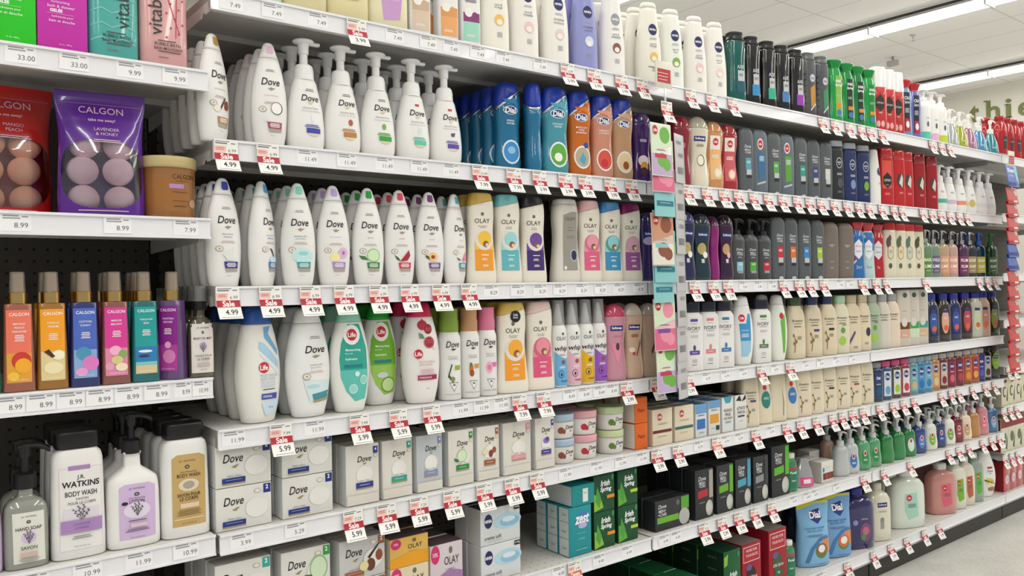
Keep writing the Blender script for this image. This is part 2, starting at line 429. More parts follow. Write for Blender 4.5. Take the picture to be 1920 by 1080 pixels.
def dovek(key, desc, tab, sub, subcol, band, pics, h=.215, wd=.074, big=False):
    bottle(key, desc, h, wd, .044, 'dove', WH, cap=plast('e6e6e6'), capz=.84, dec=dovefront(sub, subcol, band, pics),
           capdec=[('p', [(-.2, .9), (-.13, .885), (.13, .885), (.2, .9), (.19, .93), (.16, .965), (-.16, .965), (-.19, .93)], tab)], name='body_wash_bottle')
dovek('dv_gold', 'white tapered bottle with gold tab', 'b98a45', ['purely pampering'], 'a8a29a', 'b5824a', [('e', .5, .34, .2, .045, '8a3f24'), ('p', [(-.05, .3), (.35, .41), (.4, .4), (0, .28)], '3a2418'), ('e', -.2, .3, .22, .03, 'efe8d4')])
dovek('dv_coco', 'white tapered bottle with pink tab', 'e0b9d0', ['purely pampering'], 'c9a3b5', 'a8506f', [('e', .35, .36, .34, .06, '4a3a35'), ('e', .33, .36, .3, .054, 'f3f0ee'), ('e', -.3, .25, .12, .02, 'e8dfe4')])
dovek('dv_blue', 'white tapered bottle with navy tab', '2d3a96', ['deep moisture', 'hydratation'], '55565e', '34308c', [('p', [(-.3, .3), (.4, .36), (.35, .24), (0, .24)], 'dfe2e2')])
dovek('dv_sky', 'white tapered bottle with sky blue tab', '4f9cc0', ['gentle exfoliating', 'exfoliation'], '6a94c4', '3c82bb', [('p', [(-.1, .36), (.1, .35), (.3, .3), (.35, .26), (.28, .26), (.2, .3)], '3c3c40'), ('e', .3, .25, .4, .03, 'cfe6ee')])
dovek('dv_mint', 'white tapered bottle with mint tab', '7fd0b8', ['sensitive skin', 'peau sensible'], '7aa9a2', '3aa0a4', [('e', .15, .29, .62, .07, 'c2e6e8'), ('e', .2, .31, .3, .02, '9dd2d6')])
dovek('dv_lilac', 'white tapered bottle with lilac tab', 'b79fd6', ['relaxing lavender'], 'cdb4dc', 'a786c4', [('e', -.02, .28, .3, .045, 'f2e6a8'), ('e', .5, .32, .3, .055, 'dcb6dd'), ('e', .5, .32, .1, .02, 'b468b4')])
dovek('dv_green', 'white tapered bottle with green tab', '159a3a', ['go fresh'], '7fa07a', '2f8442', [('p', [(-.66, .3), (-.3, .29), (-.1, .25), (-.5, .26)], '3f7a3e'), ('e', .22, .3, .42, .07, '9cc68a'), ('e', .22, .3, .36, .058, 'd3e8bf')])
dovek('dv_red', 'white tapered bottle with crimson tab', 'd83a58', ['go fresh'], 'c06a7a', 'cf2f52', [('p', [(-.45, .31), (-.2, .28), (-.05, .24), (-.3, .26)], '3d5a32'), ('p', [(-.1, .24), (.5, .36), (.6, .3), (.4, .25)], 'a8243e')])
dovek('dv_plum', 'white tapered bottle with plum tab', '77306f', ['go fresh'], 'b9a0c0', '6b449a', [('e', .1, .29, .34, .05, 'f0c48a'), ('e', .1, .29, .14, .02, '8a4a30'), ('p', [(-.4, .31), (-.2, .3), (-.1, .26), (-.36, .28)], '3f5a36')])
dovek('dv_teal', 'white tapered bottle with teal tab', '3fb0bc', ['go fresh'], '9ccfcc', '2f96ae', [('p', [(.1, .26), (.6, .36), (.66, .27), (.4, .24)], 'ea8aa0'), ('p', [(-.4, .29), (-.1, .27), (-.02, .25), (-.3, .26)], '5a6a60')])
# large bottles of the fourth shelf
bottle('life_blue', 'large white bottle with blue cap', .235, .098, .062, 'dovebig', plast('e9e8e2'), cap=plast('2c5aa8'), capz=.845, name='body_wash_bottle', dec=[
  ('p', [(.3, .82), (.65, .83), (.5, .76), (.95, .62), (.95, .57), (.3, .73)], '6ea9d6'), ('p', [(.05, .7), (.3, .68), (.97, .52), (.97, .46), (0, .64)], 'a9cde6'), ('p', [(-.02, .6), (.3, .58), (.97, .44), (.97, .4)], 'd6e7f0'),
  ('e', .22, .475, .24, .048, 'c92a3a'), ('t', 'Life', .22, .475, .045, 'ffffff', .36, 0, .02), ('t', 'MOISTURIZING', .48, .405, .024, '9fb4d6', .85), ('t', 'BODY WASH', .42, .375, .024, '9fb4d6', .7), ('t', 'GEL DOUCHE', .42, .345, .024, 'b4c4dd', .7), ('t', 'HYDRATANT', .42, .315, .024, 'b4c4dd', .7),
  ('b', .45, .285, .7, 1, '333333'), ('r', .1, .2, .86, .25, '3a50a8'), ('t', 'ORIGINAL', .38, .225, .02, 'ffffff', .45), ('p', [(.1, .17), (.9, .19), (.8, .07), (.3, .06)], 'c9dfee'), ('t', '710 mL', .55, .13, .014, '333333', .25)])
bottle('dv_large', 'large white bottle with grey tick lettering', .229, .1, .058, 'dovebig', plast('e9eae9'), cap=plast('e6e7e6'), capz=.86, name='body_wash_bottle', dec=[
  ('b', .2, .735, .5, 2, '8f8f92'), ('t', 'Dove', .18, .62, .068, '16161c', .95, .25, .012)]+bird(.2, .55)+[('t', 'sensitive skin', .2, .48, .018, '9aa6a8', .85), ('t', 'peau sensible', .18, .452, .018, '8a9698', .85), ('b', .2, .42, .7, 2, 'd6c2b6')]+seal(-.25, .375, .1, .229, .18)+[
  ('p', [(-.4, .34), (.9, .32), (.8, .2), (-.1, .14)], 'd3e6ea'), ('e', .05, .28, .3, .02, 'b8d6dc'), ('p', [(-.02, .21), (.84, .235), (.82, .175), (.04, .155)], '3f8f9a'), ('p', [(.04, .153), (.82, .173), (.8, .145), (.08, .13)], 'a8957c')])
def lifewash(key, desc, capc, top, bot, pics, word='Moisturizing', w2='hydratant'):
    bottle(key, desc, .23, .09, .056, 'dovebig', plast('ecece8'), cap=plast(capc), capz=.85, name='body_wash_bottle', dec=[
     ('p', [(-.1, .83), (.5, .83), (.85, .6), (.9, .3), (.75, .12), (.2, .1), (-.25, .2), (-.5, .35), (-.55, .5), (-.45, .65)], top), ('p', [(-.52, .4), (.9, .4), (.9, .3), (.75, .12), (.2, .1), (-.25, .2), (-.5, .33)], bot),
     ('e', .08, .73, .42, .095, 'f2f2ee'), ('e', .08, .73, .26, .056, 'cc2233'), ('t', 'Life', .08, .73, .045, 'ffffff', .4, 0, .02),
     ('t', word, .12, .585, .028, 'ffffff', 1.05, 0, .01), ('t', 'body wash', -.1, .553, .016, 'ffffff', .5), ('t', w2, .02, .5, .028, 'ffffff', .85, 0, .01), ('r', -.35, .42, .6, .45, '1f7f86')]+pics)
lifewash('life_teal', 'large white bottle with pale green cap', '8ecdb6', '2ba393', '5fc0b4', [('e', .65, .3, .2, .045, 'd8f0ee'), ('e', .65, .3, .17, .038, '8fd4cb'), ('e', .1, .22, .22, .045, 'd8f0ee'), ('e', .1, .22, .19, .038, '9cd9d0'), ('e', .3, .36, .12, .025, 'd8f0ee')])
lifewash('life_green', 'large white bottle with bright green cap', '18a030', '6fae2c', '9cc95a', [('e', .4, .2, .4, .08, '6f9a3e'), ('e', .4, .2, .34, .066, 'c3dc98'), ('e', .1, .3, .3, .03, 'c8d2d8')])
bottle('pome', 'large white bottle with crimson cap', .235, .094, .058, 'dovebig', plast('ece8e6'), cap=plast('cf2050'), capz=.85, name='body_wash_bottle', dec=[
  ('e', .12, .77, .26, .05, 'b32840'), ('p', [(.05, .81), (.12, .84), (.18, .81)], 'b32840'), ('e', .42, .73, .22, .05, '8a2a34'), ('e', .45, .6, .3, .06, 'c8707c'), ('e', .45, .6, .25, .05, '9c2c3c'), *[('e', .3+.1*(i % 4), .74-.02*(i//4)-.005*(i % 2), .035, .008, 'd8606c') for i in range(8)], *[('e', .3+.1*(i % 4), .62-.022*(i//4), .035, .008, 'd8606c') for i in range(8)], ('e', .75, .55, .1, .022, 'f0e4e0'), ('p', [(-.1, .7), (.1, .68), (.2, .64), (-.05, .64)], '6a8a6a'),
  ('e', -.15, .49, .22, .046, 'c3223c'), ('t', 'Life', -.15, .49, .04, 'ffffff', .34, 0, .02), ('t', 'REVITALIZING', .3, .41, .022, 'cf93a6', .85), ('t', 'BODY WASH', .22, .382, .022, 'cf93a6', .7), ('b', .3, .34, .8, 4, 'e2bcc8'), ('r', -.2, .235, .85, .28, 'a02058'), ('t', 'POMEGRANATE', .2, .257, .018, 'ffffff', .65), ('t', '710 mL', .35, .15, .013, '444444', .22)])
def mousse(key, desc, capc, boxc, pics):
    bottle(key, desc, .2, .056, .056, 'cyl', WH, cap=None, name='shower_mousse_can', dec=[
     ('t', 'Dove', .1, .66, .075, '16161c', 1.2, .25, .012)]+bird(.12, .595, 1.3, '4a4f52')+[('t', 'shower mousse', .1, .52, .02, 'b0b0b0', .9), ('b', .1, .5, .9, 2, 'c4c4c4'), ('r', .2, .355, .8, .41, boxc)]+pics+[
     ('p', [(-.3, .21), (.55, .21), (.12, .1)], '6d6d6d'), ('p', [(-.24, .202), (.49, .202), (.12, .115)], 'efefec'), ('r', .0, .17, .24, .19, '6d6d6d'), ('t', 'CAUTION ATTENTION', .1, .07, .014, '7a7a7a', 1.4)],
     over=[('cap', [(.8, .0225), (.815, .024), (.93, .024), (.95, .0225), (1.08, .0225), (1.085, .02)], plast(capc))])
mousse('ms_green', 'slim white can with olive green cap', '7f9c3c', '8fb03f', [('p', [(-.1, .43), (0, .42), (-.25, .3), (.1, .22), (.05, .2), (-.4, .28)], '44523a'), ('e', .02, .25, .2, .03, '7d8f5a')])
mousse('ms_tan', 'slim white can with tan cap', 'c2946a', 'c99a4e', [('e', -.1, .35, .2, .07, 'cf6d2e'), ('e', -.05, .3, .22, .04, '9a4a1e'), ('e', -.15, .4, .12, .03, '5a7a3c')])
mousse('ms_pink', 'slim white can with rose pink cap', 'd9799b', 'd879a8', [('e', -.05, .35, .34, .07, 'efb0c8'), ('e', -.05, .35, .18, .036, 'dd86ae')])
# foaming pump bottles of the second shelf
def dpump(key, desc, band, pic, red=False, sub='shower foam'):
    bottle(key, desc, .235, .084, .06, 'pear', WH, name='foaming_pump_bottle', pump=('foam', .655, .0215, .345, plast('eaeaea')), dec=[
     (('b', .1, .545, .45, 2, '77787c') if not red else ('r', -.02, .53, .22, .553, 'c22f45')), ('t', 'Dove', .1, .465, .058, '16161c', .92, .25, .012)]+bird(.1, .415, .8, 'd4c9a4')+[
     ('t', sub, .1, .375, .02, '9a9ca0', .8), ('t', 'mousse de douche', .1, .348, .016, 'b4b4b8', .95), pic, ('b', .15, .222, .8, 2, band), ('r', -.15, .15, .6, .195, band), ('p', [(-.1, .148), (.55, .148), (.4, .125), (.05, .125)], 'ddd3ae')])
dpump('pu_blue', 'white pump bottle with navy label band', '3f46a8', ('e', .2, .285, .1, .03, 'e2e6f0'))
dpump('pu_tan', 'white pump bottle with tan label band', 'b57d45', ('e', .25, .285, .13, .03, 'b8553a'))
dpump('pu_green', 'white pump bottle with green label band', '3f9e40', ('e', .15, .285, .12, .028, '86a860'))
dpump('pu_mint', 'white pump bottle with mint label band', '5cc4b0', ('e', .2, .285, .12, .03, 'cfe6e4'), True)
dpump('pu_violet', 'white pump bottle with violet label band', '5d4aa8', ('p', [(.1, .27), (.3, .27), (.35, .31), (.05, .3)], '55587a'), True)
# cream shaped bottles with swirl picture
def olayk(key, desc, capc, low, ball, h=.222, wd=.08, body=None, word='ultra moisture', blk=False, ring_='e0ddd6'):
    q = wd/2/h
    bottle(key, desc, h, wd, .043, 'olay', body or plast('e9e3d6'), cap=plast(capc), capz=.885, slope=.22, name='body_wash_bottle', dec=[
     ('e', .1, .76, .11, .11*q, '6f6a58'), ('t', 'OLAY', .1, .685, .05, '2c2b2e', 1.25, 0, .0), ('t', word, .1, .63, .014, '6b6b70', .8), ('b', .1, .612, .5, 1, 'a8a4a0'),
     ('r', -.42, .14, .84, .37, low), ('r', -.42, .37, .84, .45, ball), ('e', .22, .47, .6, .6*q, ring_), ('e', .24, .49, .46, .47*q, ball), ('e', .3, .43, .2, .2*q, '8a5a3c'), ('e', .38, .42, .12, .12*q, 'e6c7a8'),
     ('b', .24, .31, .6, 1, 'ffffff'), ('b', .2, .27, .4, 2, 'f6efe0'), ('b', .25, .2, .4, 2, 'f6efe0')])
olayk('ol_gold', 'cream bottle with gold slanted cap', 'c9a648', 'ee9b2d', 'f0bf45')
olayk('ol_aqua', 'cream bottle with aqua slanted cap', '74bcc2', '5fb4bd', '9ed3da', word='sensitive')
olayk('ol_black', 'cream bottle with black slanted cap', '231c26', '3f2a70', '6f4a9a', word='age defying')
olayk('ol_pink', 'cream bottle with pale pink cap', 'e0b4b4', 'dc5f86', 'e89aac', word='fresh outlast', ring_='d2708c')
olayk('ol_sky', 'cream bottle with blue slanted cap', '3f86c0', '3a8fbf', '8fd0d8', word='fresh outlast', ring_='5a9c8a')
olayk('ol_wine', 'cream bottle with wine slanted cap', '861a5a', '94508f', 'd9a3b8', word='fresh outlast', ring_='c3a4b0')
bottle('ol_silver', 'pearl bottle with silver label', .222, .088, .05, 'olay', plast('dcd8cf'), cap=plast('d8d4cb'), capz=.93, name='body_wash_bottle', dec=[
  ('p', [(-.2, .8), (.4, .84), (.8, .84), (.8, .14), (-.25, .14)], mat('aaa69c', .3, metal=.4)), ('t', 'OLAY', .3, .755, .04, '3a3a3c', .85), ('t', 'Cleansing', .3, .65, .02, '77756e', .8), ('t', 'infusion', .3, .62, .02, '77756e', .6), ('b', .3, .55, .6, 3, '8d8a84'), ('e', .5, .32, .26, .075, 'b8bccf'), ('e', .52, .32, .2, .06, '2b2b4a'), ('r', -.18, .15, -.02, .19, 'efefef')])
olayk('ol_gold2', 'large cream bottle with gold cap', 'd2b455', 'ef9a2a', 'f2ab35', .228, .094)
KIND['ol_gold2']['dec'] += [('e', .25, .84, .32, .065, '17171a'), ('t', '24h', .25, .855, .03, 'ffffff', .4), ('b', .25, .825, .35, 1, 'ffffff')]
olayk('ol_pink2', 'large cream bottle with blush cap', 'e8cbc4', 'd9567f', 'e58fa0', .228, .09, word='fresh outlast', ring_='d2607f')
def whip(key, desc, low):
    bottle(key, desc, .2, .05, .05, 'cyl', WH, name='whipped_wash_can', dec=[
     ('p', [(-.8, .47), (-.2, .4), (.5, .37), (.9, .4), (.9, .0), (.9, .02), (-.8, .02)], low), ('e', .3, .7, .13, .02, '44444a'), ('t', 'OLAY', .15, .64, .05, '3a3a40', 1.1), ('t', 'whip', .15, .5, .09, '141418', 1.5, .3, .01), ('b', .2, .43, .8, 2, '999999'),
     ('e', .3, .33, .25, .03, '8a5a4a'), ('b', .2, .27, .8, 2, 'efefef'), ('e', .05, .17, .34, .05, '33335a'), ('e', .05, .17, .28, .042, low), ('e', .05, .165, .12, .024, '33335a'), ('t', 'DANGER', .45, .08, .024, '33335a', .9, 0, .01)],
     over=[('nozzle', [(.83, .0135), (.88, .0135), (1.0, .009), (1.09, .006), (1.1, .003)], plast('eeeeee')), ('overcap', [(.82, .0205), (1.14, .0175), (1.145, .016)], clear('f2f2f2', .2, .95))])
whip('wh_blue', 'white can with sky blue lower half', '6aaedc'); whip('wh_pink', 'white can with pink lower half', 'e8b3c4'); whip('wh_yel', 'white can with yellow lower half', 'e3b21e'); whip('wh_vio', 'white can with purple lower half', '9a58c4')
# translucent bottles with blue cap
def dialk(key, desc, liq, pic, pics2, wd=.074, words=()):
    q = wd/2/.232
    bottle(key, desc, .232, wd, .046, 'dial', liquid(liq), cap=plast('1e3aa8'), capz=.8, slope=.75, band=metal('c4c8d0', .3), name='body_wash_bottle', dec=[
     ('e', .15, .68, .56, .3*q, 'e8ecf4'), ('e', .15, .68, .5, .26*q, '1c2f7a'), ('t', 'Dial', .15, .68, .062, 'ffffff', .95, .1, .03), ('p', [(.75, .7), (.66, .8), (-.4, .8), (-.3, .77), (.4, .75)], liq)]+
     [('t', s, .15, .565-.03*i, .02, 'f0f4f6', .9, 0, .01) for i, s in enumerate(words)]+[('e', .2, .22, .7, .85*q, 'e4eef2'), ('e', .2, .22, .6, .72*q, pic)]+pics2)
dialk('di_spring', 'blue translucent bottle with blue cap', '1f7fae', '3b8fd0', [('e', .2, .24, .3, .04, '8fc4e6')], words=('SPRING', 'WATER'))
dialk('di_coco', 'aqua translucent bottle with coconut picture', '4fa9bd', '5aa83c', [('e', .15, .19, .3, .05, 'f2f2ea')], .08, ('COCONUT', 'WATER'))
dialk('di_orange', 'orange translucent bottle with flower picture', 'e0761c', 'b9a98a', [('p', [(-.1, .18), (.2, .28), (.5, .2), (.3, .13)], '4a9fc8'), ('e', .5, .36, .2, .035, '2b4a90')], words=('MARULA OIL', 'HUILE', 'DE MARULA'))
dialk('di_pink', 'peach translucent bottle with berry picture', 'e8a184', 'd8523f', [('e', .15, .18, .3, .05, 'c92f3a')], words=('POMEGRANATE', 'TANGERINE'))
dialk('di_tan', 'beige translucent bottle with almond picture', 'd8ac84', 'e9cfa4', [('e', .25, .18, .26, .05, '8a5428')])
# hourglass bottles
def softk(key, desc, liq, capc, h=.214, wd=.07, pics=(), badge=True, txt='ffffff', word=''):
    bottle(key, desc, h, wd, .044, 'hour', liquid(liq) if liq != 'e4dcc8' else gloss(liq), cap=liquid(capc), capz=.83, name='body_wash_bottle', dec=(
     [('r', -.35, .645, .72, .715, '20307c'), ('t', 'Softsoap', .18, .68, .042, 'ffffff', .95, 0, .02)] if badge else [])+([('t', word, .2, .58, .022, txt, .8)] if word else [])+list(pics))
softk('so_purple', 'purple hourglass bottle with orchid picture', '47206e', '47206e', .205, .07, [('b', .2, .6, .7, 3, 'd8cfe6'), ('e', .2, .3, .5, .08, 'e8d2dc'), ('e', .25, .22, .36, .07, 'd2962c'), ('e', .2, .15, .36, .06, '3a1420')], False)
softk('so_purple2', 'deep purple hourglass bottle', '3e2a6a', '3e2a6a', .2, .07, [('e', .1, .58, .5, .06, 'b9a8d6')])
softk('so_pink', 'pink hourglass bottle with rosy cap', 'e2a0b4', 'e04a74', .214, .076, [('b', .2, .58, .7, 2, 'cf6f8c'), ('p', [(-.3, .5), (.55, .45), (.3, .22), (.1, .26)], 'e98aa6'), ('e', .25, .44, .16, .05, '4a3a48')])
softk('so_vanilla', 'cream hourglass bottle with vanilla picture', 'ecc9ae', 'e6d6c8', .214, .07, [('b', .2, .58, .7, 3, '8a4030'), ('e', -.05, .38, .26, .035, 'f2e2d8'), ('p', [(.3, .3), (.75, .5), (.8, .46), (.4, .3)], '6a3a22'), ('e', .1, .33, .14, .025, 'b84a4a')])
softk('so_beige', 'beige clear hourglass bottle', 'c9b09a', 'c4b8aa', .212, .07, [('p', [(.2, .35), (.6, .48), (.6, .4), (.3, .3)], '4a2e1c')], False)
softk('so_red', 'crimson translucent hourglass bottle', '9c2338', 'a3142c', .215, .07, [('b', .1, .6, .6, 5, 'd8a0a8')], False)
softk('so_white', 'pearl hourglass bottle with coconut picture', 'e4dcc8', 'e4dcc8', .222, .076, [('b', .2, .6, .7, 3, '8a8270'), ('e', .25, .38, .36, .08, '5a5a38'), ('e', .22, .38, .3, .068, 'efe9da')])
def lifeh(key, desc, liq, lab, pic):
    bottle(key, desc, .215, .074, .044, 'hour', liquid(liq), cap=liquid(liq), capz=.83, name='body_wash_bottle', dec=[
     ('r', -.4, .14, .6, .78, 'f0e8dc'), ('r', -.4, .14, .6, .58, lab), ('e', .1, .69, .28, .055, 'c92a3a'), ('t', 'Life', .1, .69, .035, 'ffffff', .38, 0, .02), ('b', .1, .5, .7, 4, 'f6f0ea'), ('e', .25, .24, .38, .08, pic), ('e', .25, .24, .28, .06, 'f2e2d2')])
lifeh('li_orange', 'peach bottle with round red logo', 'e6a56e', 'ecba7c', 'd8d2b0'); lifeh('li_red', 'red bottle with round red logo', 'b8303a', 'cc5a64', 'e8a090')
softk('so_indigo', 'indigo hourglass bottle with pear picture', '24245c', '35307c', .21, .066, [('e', .1, .47, .4, .085, 'b9a86a'), ('e', .4, .38, .24, .05, 'f0ece6'), ('r', 0, .26, .3, .32, 'd0d0d8')])
softk('so_night', 'dark teal hourglass bottle with pear picture', '143844', '1c2c3c', .206, .072, [('e', .1, .47, .42, .09, 'b9a86a'), ('e', .4, .38, .24, .05, 'f0ece6'), ('r', 0, .26, .3, .32, 'd0d0d8')])
softk('so_magenta', 'magenta glossy hourglass bottle', 'a01a80', '6a1258', .2, .06, [], False)
softk('so_plum', 'dark plum hourglass bottle', '3a1440', '2a1230', .208, .062, [('e', .1, .47, .4, .085, 'c8a070'), ('e', .35, .38, .2, .05, 'e8b0a0'), ('r', 0, .26, .3, .32, 'd0d0d8')])
# grey bottles
def menk(key, desc, lab, pump=False, h=.21, wd=.062):
    dec = [('t', 'Dove', .2, .71 if not pump else .56, .045, 'e4e4e8', .8, .25, .01), ('t', 'MEN+', .2, .655 if not pump else .5, .032, 'd8d8dc', .75, 0, .02), ('t', '+CARE', .2, .615 if not pump else .465, .032, 'd8d8dc', .75, 0, .02)]
    if pump: dec += [('b', .2, .42, .5, 2, 'bbbbbb'), ('r', -.15, .16, .6, .33, lab), ('r', -.05, .12, .6, .17, '9a9aa0'), ('b', .25, .3, .5, 3, 'e4e4e4')]
    else: dec += [('r', -.1, .35, .6, .53, lab), ('r', .0, .27, .62, .35, 'c4c6ca'), ('b', .25, .48, .5, 3, 'e4e4e4'), ('r', .0, .22, .62, .26, '26282c')]
    if pump: bottle(key, desc, h, wd, .046, 'cyl', plast('4b4e52'), name='body_wash_bottle', pump=('hand', .83, .014, .3, plast('202226')), dec=dec)
    else: bottle(key, desc, h, wd, .042, 'dovemen', plast('5a5f63'), name='body_wash_bottle', dec=dec+[('e', .35, .02, .3, .03, 'c9ccd0')])
menk('mn_aqua', 'grey bottle with aqua label patch', '5f9fb4'); menk('mn_green', 'grey bottle with green label patch', '5fa84a'); menk('mn_teal', 'grey bottle with teal label patch', '2f9c8c')
menk('mn_navy', 'grey bottle with navy label patch', '3a468c'); menk('mn_white', 'grey bottle with white label patch', 'd0d2d6'); menk('mn_red', 'grey bottle with red label patch', 'c0303c')
menk('mn_orange', 'grey bottle with orange label patch', 'e0701c'); menk('mn_blue', 'grey bottle with blue label patch', '3f86c8'); menk('mn_lime', 'grey bottle with lime label patch', 'a8c828')
menk('mp_aqua', 'grey pump bottle with aqua label', '8cc4d8', True, .175); menk('mp_green', 'grey pump bottle with green label', '4fae3a', True, .175); menk('mp_red', 'grey pump bottle with red label', 'c02a40', True, .175)
def lifemen(key, desc, lab):
    bottle(key, desc, .212, .066, .044, 'dovemen', plast('66707a'), name='body_wash_bottle', dec=[('e', .12, .77, .36, .09, 'e4e0dc'), ('e', .12, .77, .27, .065, 'c9303c'), ('t', 'Life', .12, .77, .035, 'ffffff', .35, 0, .02),
     ('p', [(-.2, .64), (.65, .64), (.65, .24), (-.1, .22)], lab), ('b', .25, .58, .6, 6, 'd8e4ea'), ('p', [(-.3, .16), (.7, .2), (.7, .17), (-.3, .13)], 'b8c4c8')])
lifemen('lm_blue', 'slate bottle with red dot, blue label', '3a6f9a'); lifemen('lm_green', 'slate bottle with red dot, green label', '5fa040')
def nivmen(key, desc, body, lab):
    bottle(key, desc, .222, .066, .045, 'tall', plast(body), cap=plast('a8adb4'), capz=.9, name='body_wash_bottle', dec=[('e', .3, .63, .4, .09, 'c8ccd4'), ('e', .3, .63, .34, .077, body), ('t', 'NIVEA', .3, .64, .028, 'e8e8ee', .5, 0, .02), ('t', 'MEN', .3, .605, .02, 'e8e8ee', .3), ('b', .3, .46, .7, 3, 'c8ccd4'), ('e', .35, .3, .34, .08, lab), ('b', .3, .16, .6, 2, '9098a8')])
nivmen('nm_black', 'charcoal bottle with silver cap', '2b2f33', '4a5058'); nivmen('nm_navy', 'navy bottle with silver cap', '22305f', '7a8fc0'); nivmen('nm_lime', 'navy bottle, silver cap, lime picture', '22305f', '7aa83c')
bottle('nv_edge', 'white bottle with navy logo at edge', .215, .062, .045, 'nivea', WH, name='body_wash_bottle', dec=[('e', .6, .6, .4, .075, '22265f'), ('b', .6, .4, .5, 3, 'a8a8b0')])
def spice(key, desc, body, capc, kind=0, h=.229, shape='tall'):
    q = .07/2/h; dec = []
    if kind == 0: dec = [('r', -.55, .3, .75, .78, 'd85040'), ('p', [(-.45, .5), (-.45, .38), (.15, .3), (.7, .38), (.7, .5), (.15, .58)], '1e1e20'), ('t', 'CAPTAIN', .12, .44, .04, 'd8d2c4', .9, 0, .02), ('b', .1, .36, .5, 1, 'd8d2c4'), ('b', .1, .22, .8, 3, 'e88878')]
    if kind == 1: dec = [('e', .3, .47, .5, .12, '3c3a34'), ('p', [(.1, .42), (.5, .58), (.7, .5), (.6, .34)], 'd8d2c4'), ('b', .4, .26, .6, 3, 'e49a90')]
    if kind == 2: dec = [('p', [(-.2, .55), (.5, .62), (.5, .2), (-.1, .25)], 'b43a30'), ('p', [(-.5, .5), (-.5, .38), (.1, .3), (.65, .38), (.65, .5), (.1, .58)], '2a2620'), ('t', 'Old Spice', .1, .44, .04, 'd8d2c4', .95, .1, .01), ('b', .1, .3, .5, 2, 'e8c8b8'), ('e', -.2, .12, .25, .05, 'e8b0ac'), ('e', .4, .12, .25, .05, 'e8b0ac')]
    if kind == 3: dec = [('r', -.2, .1, .6, .78, '1c2430'), ('t', 'Old', .2, .68, .06, 'e8e8ee', .7, .1, .02), ('t', 'Spice', .2, .6, .06, 'e8e8ee', .7, .1, .02), ('b', .2, .5, .6, 6, 'c8ccd4'), ('r', -.1, .1, .65, .32, 'b82838'), ('e', .25, .22, .25, .06, 'f0f0f0')]
    bottle(key, desc, h, .066, .046, shape, gloss(body), cap=gloss(capc), capz=.85, name='body_wash_bottle', dec=dec)
spice('os_capt', 'red bottle with black hexagon badge', 'b81c24', 'b81c24', 0); spice('os_red', 'red bottle with small dark badge', 'bc2026', 'bc2026', 1); spice('os_dark', 'deep red bottle with pale badge', '9c1620', '8c1018', 1)
spice('os_white', 'red bottle with tall white cap', 'c43034', 'f0eeec', 2, .255); KIND['os_white']['capz'] = .68
spice('os_blue', 'light blue bottle with flared red cap', '6a9cc4', 'b8202c', 3, .235, 'flare'); spice('os_purp', 'violet blue bottle with flared red cap', '6f74b8', 'b8202c', 3, .232, 'flare')
bottle('os_tri', 'blue and red bottle with red cap', .212, .066, .046, 'flare', gloss('2f6cae'), cap=gloss('b8202c'), capz=.85, name='body_wash_bottle', dec=[('p', [(-.95, .5), (-.95, .2), (-.2, .34), (-.3, .62)], 'b82430'), ('p', [(-.95, .2), (-.2, .34), (-.2, .3), (-.95, .17)], 'dfe4ea'),
  ('p', [(-.4, .62), (.1, .7), (.6, .62), (.6, .42), (.1, .34), (-.4, .42)], 'e6e8ee'), ('t', 'Old Spice', .1, .57, .04, 'c05060', .8, .1), ('b', .1, .49, .7, 2, '8088a0'), ('t', '2in1', .1, .2, .05, 'dfe8f0', .7)])
bottle('os_icy', 'pale blue bottle with white badge', .212, .066, .046, 'flare', gloss('b8d2d2'), cap=gloss('b8202c'), capz=.85, name='body_wash_bottle', dec=[('r', -.9, .5, .9, .83, '2f6cae'), ('p', [(-.4, .62), (.1, .7), (.6, .62), (.6, .42), (.1, .34), (-.4, .42)], 'e6e8ee'), ('t', 'Old Spice', .1, .57, .04, '8088a0', .8, .1), ('b', .1, .49, .7, 2, '8088a0'), ('t', '2in1', .1, .2, .05, '8098b0', .7)])
bottle('os_crim', 'crimson bottle with white badge', .208, .066, .046, 'flare', gloss('b01c2c'), cap=gloss('a81828'), capz=.85, name='body_wash_bottle', dec=[('p', [(-.4, .62), (.1, .7), (.6, .62), (.6, .42), (.1, .34), (-.4, .42)], 'd8dadf'), ('t', 'Old Spice', .1, .57, .04, '8a8a90', .8, .1), ('b', .1, .49, .7, 2, '8088a0'), ('t', '3x', .1, .2, .05, 'e8c8c8', .4)])
def spicecr(key, desc, pic, oc):
    bottle(key, desc, .218, .066, .046, 'tall', plast('dcd6bf'), cap=plast('b4242c'), capz=.87, name='body_wash_bottle', dec=[('e', .1, .64, .34, .1, pic), ('e', .3, .72, .2, .06, pic), ('p', [(-.05, .55), (.35, .6), (.75, .55), (.75, .38), (.35, .33), (-.05, .38)], '7a3a2c'), ('p', [(0, .545), (.35, .59), (.7, .545), (.7, .385), (.35, .34), (0, .385)], oc), ('b', .35, .5, .4, 4, '8a8070'), ('e', .3, .22, .24, .05, pic)])
spicecr('oc_grape', 'cream bottle, red cap, plum picture', '5a4a4e', 'd8d0b4'); spicecr('oc_leaf', 'cream bottle, red cap, leaf picture', '5a6a44', 'e4cfa8'); spicecr('oc_blue', 'cream bottle, red cap, fern picture', '5f7466', 'c4ccc0'); spicecr('oc_pine', 'cream bottle, red cap, dark picture', '4c503a', 'd8d0b4')
bottle('method', 'taupe bottle with rounded shoulders', .205, .076, .05, 'dovemen', plast('7a6f68'), name='body_wash_bottle', dec=[('t', 'method', .2, .6, .028, 'e4dcd6', .6), ('t', 'men', .2, .57, .02, 'e4dcd6', .3), ('b', .2, .3, .5, 1, 'd0c8c0'), ('b', .2, .2, .4, 2, 'c0b8b0')])
